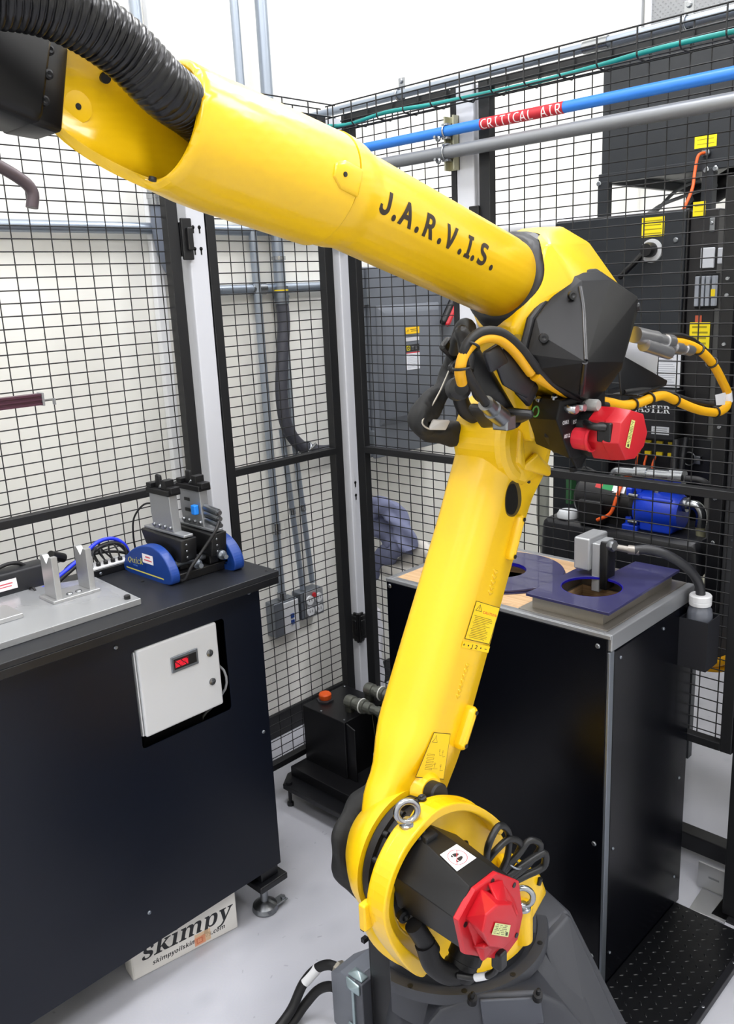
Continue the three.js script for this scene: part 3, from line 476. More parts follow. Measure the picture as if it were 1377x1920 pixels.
// ---------------------------------------------------------------- black table with the wooden top
{
  const X0 = 0.594, X1 = 1.255, Z0 = 0.05, Z1 = 0.476, H = 0.925;
  const t = thing('equipment_table', 'tall black-panelled table with an aluminium rim and a wooden top', 'table', [(X0 + X1) / 2, 0, (Z0 + Z1) / 2]);
  const woodTex = (w, h, d) => { const t = canvasTex(w, h, d); t.wrapS = t.wrapT = THREE.RepeatWrapping; t.repeat.set(1.4, 1.9); return t; };
  part('front_panel', ext(X0 + 0.002, X1 - 0.008, 0.004, H - 0.01, Z1 - 0.006, Z1, 0.002), tableBlack, t);
  part('side_panel', ext(X1 - 0.006, X1, 0.004, H - 0.042, Z0, Z1 - 0.02, 0.002), tableBlack, t);
  part('side_panel', ext(X0, X0 + 0.006, 0.012, H - 0.04, Z0, Z1 - 0.01, 0.002), tableBlack, t);
  part('back_panel', ext(X0 + 0.006, X1 - 0.006, 0.012, H - 0.04, Z0, Z0 + 0.006), tableBlack, t);
  for (const [x, z] of [[X0 + 0.006, Z0 + 0.006], [X1 - 0.05, Z0 + 0.006], [X0 + 0.006, Z1 - 0.05], [X1 - 0.05, Z1 - 0.05]]) part('leg', ext(x, x + 0.042, 0, H - 0.04, z, z + 0.042), alu, t);
  part('corner_strip', ext(X1 - 0.0075, X1 - 0.0005, 0.004, H - 0.04, Z1 - 0.02, Z1 + 0.0005, 0.002), zinc, t);
  const rim = (x0, x1, z0, z1) => part('rim', ext(x0, x1, H - 0.04, H, z0, z1, 0.003), alu, t);
  rim(X1 - 0.02, X1, Z0, Z1 - 0.006); rim(X0, X0 + 0.02, Z0, Z1 - 0.006); rim(X0 + 0.02, X1 - 0.02, Z0, Z0 + 0.02); rim(X0 + 0.02, X1 - 0.02, Z1 - 0.024, Z1 - 0.006);
  part('rim', ext(X0, X1, H - 0.01, H, Z1 - 0.006, Z1, 0.002), alu, t);
  part('wooden_top', exY([[X0 + 0.02, Z1 - 0.024], [X1 - 0.02, Z1 - 0.024], [X1 - 0.02, Z0 + 0.02], [X0 + 0.02, Z0 + 0.02]], H - 0.03, H - 0.001, 0, [circle(0.818, 0.262, 0.1, 40), [[1.035, 0.424], [1.203, 0.424], [1.203, 0.216], [1.035, 0.216]]]), M(0xffffff, 0.55, 0, { map: woodTex(1024, 768, (g, w, h) => {
    g.fillStyle = '#c9a67e'; g.fillRect(0, 0, w, h);
    for (let i = 0; i < 420; i++) { const y = rnd() * h; g.strokeStyle = rnd() < 0.5 ? `rgba(140,100,62,${0.05 + rnd() * 0.14})` : `rgba(226,196,156,${0.06 + rnd() * 0.16})`; g.lineWidth = 0.6 + rnd() * 5; g.beginPath(); g.moveTo(0, y); g.bezierCurveTo(w * 0.3, y + (rnd() - 0.5) * 30, w * 0.6, y + (rnd() - 0.5) * 30, w, y + (rnd() - 0.5) * 20); g.stroke(); }
    for (let i = 0; i < 60; i++) { g.fillStyle = `rgba(80,60,45,${0.05 + 0.12 * rnd()})`; g.beginPath(); g.ellipse(rnd() * w, rnd() * h, 3 + rnd() * 26, 2 + rnd() * 8, rnd() * 3, 0, 7); g.fill(); }
  }) }), t);
  for (const [x, y] of [[X0 + 0.015, 0.905], [X1 - 0.03, 0.895], [X1 - 0.028, 0.4], [X1 - 0.028, 0.09], [X0 + 0.03, 0.09]]) part('screw', screw([x, y, Z1], V(0, 0, 1), 0.006, 0.004), steel, t);
  for (const [y, z] of [[0.86, 0.43], [0.86, 0.22], [0.38, 0.44], [0.09, 0.44], [0.4, 0.09], [0.1, 0.09]]) part('screw', screw([X1, y, z], V(1, 0, 0), 0.004, 0.003), zinc, t);
  // purple ring
  const ring = (r0, r1, y0, y1, b) => exY(circle(0.818, 0.262, r1, 64), y0, y1, b, [circle(0.818, 0.262, r0, 48)]);
  const rg = thing('ring_plate', 'round purple plastic ring plate lying on the wooden table top', 'plate', [0.818, 0.924, 0.262]);
  part('ring', ring(0.068, 0.165, 0.9275, 0.9345, 0.002), purple, rg);
  part('lower_flange', ring(0.12, 0.168, 0.9235, 0.9275, 0.0005), purple, rg);
  part('hole_lining', exY(circle(0.818, 0.262, 0.0695, 48), 0.9242, 0.9338, 0, [circle(0.818, 0.262, 0.0665, 48)]), purpleEdge, rg);
  // purple plate on a stainless box
  const bx = thing('fixture_box', 'stainless box fixture with a square purple plate and a round hole, at the table corner', 'fixture', [1.12, 0.924, 0.27]);
  const stain = M(0x9c978f, 0.38, 0.85);
  part('flange', exY([[1.004, 0.456], [1.236, 0.456], [1.236, 0.06], [1.004, 0.06]], 0.9245, 0.9275, 0.0005, [[[1.034, 0.425], [1.204, 0.425], [1.204, 0.215], [1.034, 0.215]]]), stain, bx);
  part('side_wall', [ext(1.028, 1.212, 0.927, 0.959, 0.43, 0.433), ext(1.028, 1.212, 0.927, 0.959, 0.21, 0.213), ext(1.028, 1.031, 0.927, 0.959, 0.213, 0.43), ext(1.209, 1.212, 0.927, 0.959, 0.09, 0.43), ext(1.115, 1.209, 0.927, 0.959, 0.09, 0.093)], stain, bx);
  const pl = part('purple_plate', exY([[1.021, 0.45], [1.235, 0.45], [1.228, 0.084], [1.11, 0.084], [1.107, 0.205], [1.019, 0.205]], 0.959, 0.966, 0.0012, [circle(1.118, 0.318, 0.072, 48)]), purple, bx);
  part('hole_lining', exY(circle(1.118, 0.318, 0.0725, 48), 0.9597, 0.9653, 0, [circle(1.118, 0.318, 0.0705, 48)]), purpleEdge, pl);
  part('post', rod(V(1.085, 0.9275, 0.205), V(1.085, 0.96, 0.205), 0.004), steel, bx);
  // sensor block, arm and hose
  const s = thing('sensor_block', 'silver clamp block with a black arm standing behind the square purple plate', 'clamp', [1.08, 0.924, 0.22]);
  part('block', [ext(1.035, 1.078, 0.98, 1.062, 0.17, 0.262, 0.005), ext(1.078, 1.1, 0.926, 1.05, 0.18, 0.25, 0.003), ext(1.04, 1.1, 0.924, 0.985, 0.17, 0.2, 0.002)], M(0xb6b8bb, 0.36, 0.55), s);
  part('arm', hull([[1.106, 0.94, 0.215], [1.106, 1.045, 0.215], [1.106, 1.055, 0.25], [1.106, 0.94, 0.25], [1.118, 0.94, 0.215], [1.118, 1.045, 0.215], [1.118, 1.055, 0.25], [1.118, 0.94, 0.25]], 0.004), black, s);
  const kn = part('knob', lathe([[0, 0], [0.013, 0], [0.014, 0.003], [0.014, 0.012], [0.011, 0.016], [0, 0.016]], V(1.122, 1.05, 0.242), V(1, 0.05, 0.25), 20), steel, s);
  part('nozzle', [rod(V(1.13, 1.045, 0.235), V(1.165, 1.04, 0.22), 0.008), rod(V(1.16, 1.041, 0.222), V(1.185, 1.04, 0.214), 0.011)], M(0x8b8680, 0.4, 0.7), s);
  single('black_hose', 'thick black hose bending from the clamp into the bottle at the table side', 'hose', tube([[1.175, 1.041, 0.218], [1.2, 1.044, 0.205], [1.23, 1.035, 0.185], [1.258, 1.01, 0.155], [1.277, 0.975, 0.12], [1.288, 0.94, 0.102], [1.29, 0.915, 0.098]], 0.0115, 50, 14), M(0x1d1e22, 0.42));
  const h = thing('bottle_holder', 'open square black plastic holder fixed to the right side of the table', 'holder', [1.29, 0.735, 0.098]);
  part('tube_wall', [ext(1.255, 1.258, 0.735, 0.862, 0.063, 0.133), ext(1.323, 1.326, 0.735, 0.862, 0.063, 0.133), ext(1.258, 1.323, 0.735, 0.862, 0.13, 0.133), ext(1.258, 1.323, 0.735, 0.862, 0.063, 0.066), ext(1.258, 1.323, 0.735, 0.739, 0.066, 0.13)], M(0x1a1b20, 0.45), h);
  const b = thing('bottle', 'translucent plastic bottle with a white cap in the black holder', 'bottle', [1.29, 0.739, 0.098]);
  part('bottle_body', lathe([[0, 0], [0.028, 0], [0.03, 0.004], [0.03, 0.13], [0.028, 0.142], [0.023, 0.15], [0.023, 0.156], [0, 0.156]], V(1.29, 0.739, 0.098), V(0, 1, 0), 32), M(0x6e727c, 0.3, 0, { transmission: 0.35, thickness: 0 }), b);
  part('cap', lathe([[0, 0], [0.026, 0], [0.0265, 0.003], [0.0265, 0.009], [0.0255, 0.01], [0.0265, 0.011], [0.0265, 0.023], [0.024, 0.026], [0, 0.026]], V(1.29, 0.893, 0.098), V(0, 1, 0), 32), M(0xc9cacc, 0.45), b);
}

// ---------------------------------------------------------------- workbench on the left
const BT = 0.99;
{
  const t = thing('workbench', 'long dark steel workbench with a rectangular cut-out in its front panel', 'workbench', [0.25, 0, 1.6]);
  part('top_plate', ext(0.045, 0.465, BT - 0.014, BT, 0.735, 2.6, 0.002), M(0x17191e, 0.42), t);
  part('top_lip', ext(0.459, 0.465, BT - 0.034, BT - 0.014, 0.737, 2.6, 0.002), blackPaint, t);
  part('front_panel', exX([[0.777, 0.137], [2.6, 0.137], [2.6, BT - 0.014], [0.777, BT - 0.014]], 0.427, 0.43, 0, [[...circle(0.903, 0.892, 0.01, 6, PI, PI / 2), ...circle(1.144, 0.892, 0.01, 6, PI / 2, 0), ...circle(1.144, 0.664, 0.01, 6, 0, -PI / 2), ...circle(0.903, 0.664, 0.01, 6, -PI / 2, -PI)]]), benchBlack, t);
  part('end_panel', ext(0.08, 0.427, 0.137, BT - 0.014, 0.777, 0.78), benchBlack, t);
  part('back_panel', ext(0.08, 0.083, 0.137, BT - 0.014, 0.78, 2.6), benchBlack, t);
  part('bottom_panel', ext(0.083, 0.427, 0.14, 0.143, 0.85, 2.6), blackPaint, t);
  for (const [x, z] of [[0.375, 0.785], [0.09, 0.785], [0.375, 2.5], [0.09, 2.5]]) {
    const l = part('leg', ext(x, x + 0.052, 0.108, BT - 0.014, z, z + 0.06, 0.003), blackPaint, t);
    part('foot_plate', ext(x - 0.018, x + 0.07, 0.088, 0.108, z - 0.018, z + 0.078, 0.004), blackPaint, l);
    const cx = x + 0.03, cz = z + 0.04;
    part('foot', [lathe([[0, 0], [0.034, 0], [0.037, 0.006], [0.034, 0.018], [0.02, 0.028], [0.012, 0.032], [0, 0.032]], V(cx, 0, cz), V(0, 1, 0), 28), rod(V(cx, 0.03, cz), V(cx, 0.09, cz), 0.011), ext(cx, cx + 0.03, 0.012, 0.017, cz - 0.06, cz - 0.02, 0.004), rod(V(cx + 0.02, 0.014, cz - 0.05), V(cx + 0.02, 0.024, cz - 0.05), 0.007)], steel, l);
  }
  for (const [y, z] of [[0.944, 0.81], [0.925, 1.19], [0.55, 0.8], [0.23, 1.19], [0.2, 1.75]]) part('screw', screw([0.43, y, z], V(1, 0, 0), 0.005, 0.004), zinc, t);
  for (const [x, z] of [[0.07, 0.755], [0.44, 0.755], [0.25, 1.0]]) part('screw', screw([x, BT, z], V(0, 1, 0), 0.005, 0.002), black, t);
  // white electrical box behind the cut-out
  const e = thing('electrical_box', 'white electrical box with a red display set in the workbench cut-out', 'electrical box', [0.35, 0.143, 1.03]);
  part('box', ext(0.22, 0.415, 0.675, 0.89, 0.932, 1.144, 0.006), white, e);
  part('stand', ext(0.24, 0.38, 0.143, 0.676, 0.95, 1.12), blackPaint, e);
  const d = part('door', ext(0.415, 0.434, 0.68, 0.9, 0.918, 1.142, 0.006), white, e);
  const m = part('meter', ext(0.434, 0.438, 0.814, 0.854, 0.982, 1.058, 0.004), zinc, d);
  part('display', quad([0.438, 0.847, 1.052], [0.438, 0.847, 0.988], [0.438, 0.821, 0.988], [0.438, 0.821, 1.052], 0.0006), new THREE.MeshStandardMaterial({ color: 0x222222, roughness: 0.3, map: canvasTex(256, 104, (g, w, h) => { g.fillStyle = '#3b3c40'; g.fillRect(0, 0, w, h); g.fillStyle = '#3a050c'; g.fillRect(8, 12, 160, 80); g.strokeStyle = '#8a8d92'; g.beginPath(); g.arc(212, 52, 24, 0, 7); g.stroke(); }), emissive: 0xffffff, emissiveIntensity: 0.9, emissiveMap: canvasTex(256, 104, (g, w, h) => { g.fillStyle = '#000'; g.fillRect(0, 0, w, h); g.fillStyle = '#400008'; g.fillRect(8, 12, 160, 80); g.fillStyle = '#ff1230'; for (let i = 0; i < 11; i++) for (let j = 0; j < 5; j++) if ((i * 7 + j * 3) % 5) g.fillRect(16 + i * 13, 22 + j * 13, 10, 9); }) }), m);
  for (const y of [0.828, 0.752]) part('lock', [lathe([[0, 0], [0.009, 0], [0.009, 0.003], [0.006, 0.004], [0, 0.004]], V(0.434, y, 0.947), V(1, 0, 0), 18), ext(0.438, 0.4384, y - 0.0012, y + 0.0012, 0.942, 0.952)], steel, d);
  part('side_wall_edge', ext(0.405, 0.428, 0.684, 0.896, 1.1445, 1.1475, 0.001), white, e);
  single('box_cable', 'thin grey cable beside the white box in the cut-out', 'cable', tube([[0.36, 0.78, 0.925], [0.4, 0.775, 0.907], [0.425, 0.76, 0.902], [0.425, 0.72, 0.9], [0.41, 0.69, 0.91], [0.39, 0.66, 0.925], [0.36, 0.62, 0.94], [0.34, 0.4, 0.94], [0.33, 0.15, 0.94]], 0.0032, 40, 8), M(0x8a8c90, 0.45));
  // aluminium plate, V-block stands
  const p = thing('fixture_plate', 'thick bare aluminium plate lying on the workbench', 'plate', [0.25, BT, 1.6]);
  part('plate', exY([[0.395, 1.094], [0.395, 2.3], [0.105, 2.3], [0.105, 1.2], [0.16, 1.077]], BT, 1.005, 0.0015), M(0xa6a8aa, 0.5, 0.45, { roughnessMap: noiseTex(128, [[5, 0.6], [24, 0.5]], 150, 110) }), p);
  for (const [x, z] of [[0.372, 1.115], [0.175, 1.1], [0.372, 1.7]]) part('cap_screw', lathe([[0, 0], [0.0075, 0], [0.0075, 0.008], [0.006, 0.009], [0, 0.006]], V(x, 1.005, z), V(0, 1, 0), 16), black, p);
  part('end_pad', ext(0.2, 0.29, 1.005, 1.016, 1.325, 1.45, 0.002), aluBright, p);
  const v = thing('v_block_stand', 'aluminium stand with two upright notched plates on the workbench plate', 'stand', [0.235, 1.005, 1.183]);
  part('base', ext(0.195, 0.268, 1.005, 1.012, 1.124, 1.243, 0.0015), aluBright, v);
  for (const z of [1.224, 1.139]) {
    const pt = part('notched_plate', exZ([[0.204, 1.012], [0.26, 1.012], [0.26, 1.112], [0.247, 1.112], [0.232, 1.094], [0.217, 1.112], [0.204, 1.112]], z - 0.0075, z + 0.0075, 0.0012), aluBright, v);
  }
  for (const z of [1.17, 1.193]) part('screw', lathe([[0, 0.004], [0.006, 0.004], [0.008, 0.002], [0.008, 0]].reverse(), V(0.248, 1.012, z), V(0, 1, 0), 14), brightSteel, v);
  // black power supply, hoses
  const k = thing('power_unit', 'black oblong device with a small paper label at the left end of the workbench', 'device', [0.03, BT, 1.3]);
  part('case', hull([[0.05, BT + 0.006, 1.165], [0.055, BT + 0.006, 1.55], [-0.02 + 0.07, 1.05, 1.17], [0.095, 1.05, 1.175], [0.095, 1.05, 1.55], [0.105, BT + 0.006, 1.18], [0.105, BT + 0.006, 1.55], [0.05, 1.05, 1.55]], 0.006), darkGrey, k);
  part('handle', tube([[0.07, 1.05, 1.21], [0.07, 1.065, 1.23], [0.07, 1.066, 1.27], [0.07, 1.05, 1.3]], 0.005, 20, 8), rubber, k);
  part('paper_label', quad([0.1085, 1.042, 1.31], [0.1085, 1.042, 1.255], [0.112, 1.018, 1.255], [0.112, 1.018, 1.31], 0.001), print(160, 80, (g, w, h) => { g.fillStyle = '#ecdfe2'; g.fillRect(0, 0, w, h); g.fillStyle = '#c04a55'; g.fillRect(20, 26, 110, 10); g.fillRect(30, 48, 90, 8); }), k);
  // valve manifold with its tubes
  const n = thing('valve_manifold', 'low black valve manifold with a white top, behind the notched stand', 'manifold', [0.09, BT, 1.0]);
  part('block', ext(0.07, 0.125, BT, 1.008, 0.945, 1.07, 0.002), blackPaint, n);
  part('top', ext(0.068, 0.122, 1.008, 1.014, 0.943, 1.072, 0.002), M(0xcfd0d2, 0.5), n);
  for (let i = 0; i < 6; i++) part('fitting', lathe([[0, 0], [0.006, 0], [0.006, 0.008], [0.004, 0.01], [0, 0.01]], V(0.108, 1.014, 0.955 + i * 0.021), V(0, 1, 0), 12), black, n);
  for (const z of [0.965, 1.045]) part('screw', screw([0.125, 0.998, z], V(1, 0, 0), 0.004, 0.003), zinc, n);
  for (let i = 0; i < 5; i++) { const z = 0.955 + i * 0.021; part('thin_tube', tube([[0.108, 1.02, z], [0.1, 1.045, z + 0.002 * i], [0.075 + 0.012 * (i % 3), 1.058 + 0.004 * (i % 2), 1.0 + 0.012 * (i - 2)], [0.07, 1.04, 1.05 - 0.012 * i], [0.076, 1.014, 1.062 - 0.02 * i]], 0.0024, 24, 7), rubber, n); }
  const hz = thing('hose_bundle', 'blue air hose and black cables running along the back of the workbench', 'hose', [0.1, BT, 1.15]);
  part('blue_hose', tube([[0.13, 0.998, 1.5], [0.125, 0.999, 1.3], [0.12, 1.0, 1.2], [0.1, 1.02, 1.13], [0.09, 1.045, 1.07], [0.085, 1.07, 1.02], [0.085, 1.068, 0.975], [0.09, 1.04, 0.945], [0.092, 1.0, 0.94]], 0.0052, 60, 10), M(0x2336d8, 0.4), hz);
  part('black_cable', tube([[0.14, 0.997, 1.5], [0.135, 0.998, 1.3], [0.13, 1.0, 1.19], [0.1, 1.015, 1.12], [0.09, 1.04, 1.06], [0.09, 1.058, 1.01], [0.09, 1.052, 0.965], [0.095, 1.02, 0.943], [0.1, 0.996, 0.935]], 0.0055, 60, 10), rubber, hz);
  part('black_cable', tube([[0.12, 0.994, 1.5], [0.118, 0.995, 1.26], [0.115, 0.996, 1.18], [0.08, 1.005, 1.13], [0.055, 1.02, 1.09], [0.05, 1.03, 1.02], [0.05, 1.02, 0.95], [0.06, 0.996, 0.9]], 0.004, 50, 8), rubber, hz);
  part('tie', [torus(V(0.122, 0.999, 1.225), V(0.2, 0, 1), 0.012, 0.003), ext(0.12, 0.14, 0.99, 0.997, 1.22, 1.232)], black, hz);
  part('connector', rod(V(0.06, 1.06, 1.14), V(0.045, 1.04, 1.1), 0.012), black, hz);
  // the vise
  const w = thing('vise', 'self-centring vise with two blue half-round end covers and tall steel jaws', 'vise', [0.25, BT, 0.88]);
  const D = [[0.13, 0.991], [0.126, 1.006], [0.14, 1.03], [0.17, 1.052], [0.205, 1.068], [0.245, 1.078], [0.28, 1.078], [0.312, 1.066], [0.336, 1.044], [0.349, 1.018], [0.347, 0.998], [0.337, 0.991]];
  const Dn = D.map(p => [0.24 + (p[0] - 0.24) * 0.75, 1.03 + (p[1] - 1.03) * 0.72]);
  const cov = part('end_cover', exZ(smooth(D, 4), 0.952, 0.978, 0.004), bluePlastic, w);
  part('lettering', quad([0.142, 1.035, 0.9785], [0.235, 1.045, 0.9785], [0.235, 1.012, 0.9785], [0.142, 1.012, 0.9785], 0.0004), print(256, 110, (g, ww, hh) => { g.fillStyle = '#113a86'; g.fillRect(0, 0, ww, hh); g.fillStyle = '#d9cf3d'; g.font = 'italic 74px serif'; g.fillText('Quick', 22, 66); g.fillStyle = '#7aa2e6'; g.font = '34px sans-serif'; g.fillText('vise', 96, 104); }, 0.4), cov);
  part('stripe', quad([0.142, 1.0045, 0.9785], [0.315, 1.0045, 0.9785], [0.315, 1.001, 0.9785], [0.142, 1.001, 0.9785], 0.0004), M(0xd9d060, 0.5), cov);
  part('paper_label', quad([0.226, 1.055, 0.9785], [0.275, 1.055, 0.9785], [0.275, 1.031, 0.9785], [0.226, 1.031, 0.9785], 0.0006), print(128, 64, (g, ww, hh) => { g.fillStyle = '#f0ecee'; g.fillRect(0, 0, ww, hh); g.fillStyle = '#d0525c'; g.fillRect(36, 14, 56, 10); g.fillRect(18, 38, 92, 9); }), cov);
  const D2 = D.map(p => [p[0] + 0.036, p[1]]), D2n = Dn.map(p => [p[0] + 0.036, p[1]]);
  const c2 = part('end_cover', [exZ(smooth(D2, 4), 0.782, 0.812, 0.003, [smooth(D2n, 3)]), exZ(smooth(D2, 4), 0.782, 0.788, 0.001)], bluePlastic, w);
  part('rib', [ext(0.27, 0.276, 0.995, 1.07, 0.786, 0.808, 0.001), ext(0.33, 0.336, 0.995, 1.05, 0.786, 0.808, 0.001), ext(0.2, 0.38, 1.004, 1.009, 0.786, 0.808, 0.001)], bluePlastic, c2);
  part('bed', ext(0.15, 0.34, BT, 1.012, 0.79, 0.955, 0.003), black, w);
  for (const [x, y] of [[0.19, 1.03], [0.31, 1.03]]) part('guide_rod', rod(V(x, y, 0.775), V(x, y, 0.96), 0.009), zinc, w);
  part('spindle', [rod(V(0.255, 1.04, 0.775), V(0.255, 1.04, 0.96), 0.016), rod(V(0.255, 1.04, 0.94), V(0.255, 1.04, 0.953), 0.022)], steel, w);
  for (const [z, dx] of [[0.915, 0], [0.838, 0.02]]) {
    const s = part('slide', hull([[0.185 + dx, 1.066, z - 0.02], [0.335 + dx, 1.042, z - 0.02], [0.185 + dx, 1.066, z + 0.02], [0.335 + dx, 1.042, z + 0.02], [0.168 + dx, 1.098, z - 0.02], [0.342 + dx, 1.094, z - 0.02], [0.168 + dx, 1.098, z + 0.02], [0.342 + dx, 1.094, z + 0.02]], 0.004), black, w);
    part('rail', ext(0.166 + dx, 0.346 + dx, 1.101, 1.108, z - 0.014, z + 0.014, 0.002), alu, s);
    part('carriage', ext(0.2 + dx, 0.315 + dx, 1.012, 1.075, z - 0.014, z + 0.014, 0.003), black, w);
    for (const y of [1.052, 1.068, 1.084]) part('screw', screw([0.347 + dx, y, z + 0.01], V(1, 0, 0), 0.003, 0.002), steel, s);
    const j = part('jaw', exZ([[0.21 + dx, 1.108], [0.3 + dx, 1.108], [0.296 + dx, 1.15], [0.293 + dx, 1.205], [0.205 + dx, 1.21], [0.203 + dx, 1.15]], z - 0.012, z + 0.012, 0.002), alu, w);
    for (let i = 0; i < 4; i++) part('screw', screw([0.216 + dx + i * 0.024, 1.118, z + 0.012], V(0, 0, 1), 0.0055, 0.005), steel, j);
    part('clamp_head', [ext(0.2 + dx, 0.3 + dx, 1.2, 1.214, z - 0.02, z + 0.018, 0.002), ext(0.2 + dx, 0.222 + dx, 1.214, 1.226, z - 0.02, z + 0.016, 0.002), hull([[0.228 + dx, 1.214, z], [0.245 + dx, 1.214, z], [0.23 + dx, 1.243, z], [0.242 + dx, 1.243, z]], 0.005), ext(0.262 + dx, 0.282 + dx, 1.214, 1.238, z - 0.015, z + 0.012, 0.002), ext(0.284 + dx, 0.306 + dx, 1.206, 1.222, z - 0.015, z + 0.012, 0.002)], satin, j);
    part('gripped_tip', hull([[0.25 + dx, 1.216, z + 0.006], [0.258 + dx, 1.222, z + 0.006]], 0.006), brightSteel, j);
  }
  part('slot_cover', [ext(0.247, 0.268, 1.17, 1.178, 0.8495, 0.8525), ext(0.247, 0.268, 1.142, 1.15, 0.8495, 0.8525), ext(0.285, 0.305, 1.15, 1.158, 0.8495, 0.8525)], black, w);
  part('blue_clip', ext(0.29, 0.308, 1.14, 1.165, 0.851, 0.865, 0.003), M(0x1f7fe0, 0.4), w);
  for (const y of [1.125, 1.142, 1.158]) part('air_cylinder', [rod(V(0.316, y, 0.838), V(0.37, y - 0.006, 0.838), 0.0085), rod(V(0.365, y - 0.006, 0.838), V(0.378, y - 0.007, 0.838), 0.006)], steel, w);
  part('cable', tube([[0.376, 1.13, 0.842], [0.382, 1.11, 0.86], [0.37, 1.07, 0.89], [0.365, 1.03, 0.93], [0.355, 1.0, 0.945], [0.34, 0.997, 0.95]], 0.004, 30, 8), rubber, w);
  part('air_line', tube([[0.205, 1.17, 0.92], [0.18, 1.165, 0.93], [0.15, 1.13, 0.945], [0.135, 1.08, 0.945], [0.13, 1.03, 0.94], [0.12, 0.995, 0.93]], 0.0025, 30, 7), rubber, w);
  for (const c of [[0.345, 1.03, 0.9], [0.362, 1.04, 0.835]]) part('bolt', lathe([[0, 0], [0.012, 0], [0.012, 0.01], [0.006, 0.014], [0.006, 0.03], [0, 0.03]], V(...c), V(1, 0, 0.2), 14), zinc, w);
  // sign under the bench
  const q = thing('sign_box', 'flat white printed box lettered in black, standing on the floor under the bench', 'box', [0.37, 0, 1.07]);
  part('box', hull([[0.352, 0.003, 1.213], [0.4, 0.003, 0.922], [0.305, 0.003, 1.205], [0.353, 0.003, 0.914], [0.352, 0.19, 1.213], [0.4, 0.19, 0.922], [0.305, 0.19, 1.205], [0.353, 0.19, 0.914]], 0.003), M(0xd8d5cf, 0.6), q);
  part('printed_front', quad([0.3555, 0.19, 1.212], [0.4025, 0.19, 0.923], [0.4025, 0.004, 0.923], [0.3555, 0.004, 1.212], 0.001), print(1024, 660, (g, w, h) => {
    g.fillStyle = '#dcd9d4'; g.fillRect(0, 0, w, h); g.fillStyle = '#16171a';
    g.save(); g.translate(70, 512); g.scale(1, 0.92); g.font = 'italic bold 250px serif'; g.fillText('skimpy', 0, 0, 900); g.restore();
    g.font = 'italic bold 62px sans-serif'; g.fillText('skimpyoilskimmers.com', 170, 602, 760);
    g.fillStyle = 'rgba(214,178,140,0.85)'; g.fillRect(590, 520, 160, 120); g.fillStyle = 'rgba(226,120,80,0.5)'; g.fillRect(585, 555, 110, 90); g.strokeStyle = 'rgba(190,80,50,0.6)'; g.lineWidth = 9; g.strokeRect(610, 575, 55, 46);
  }), q);
}

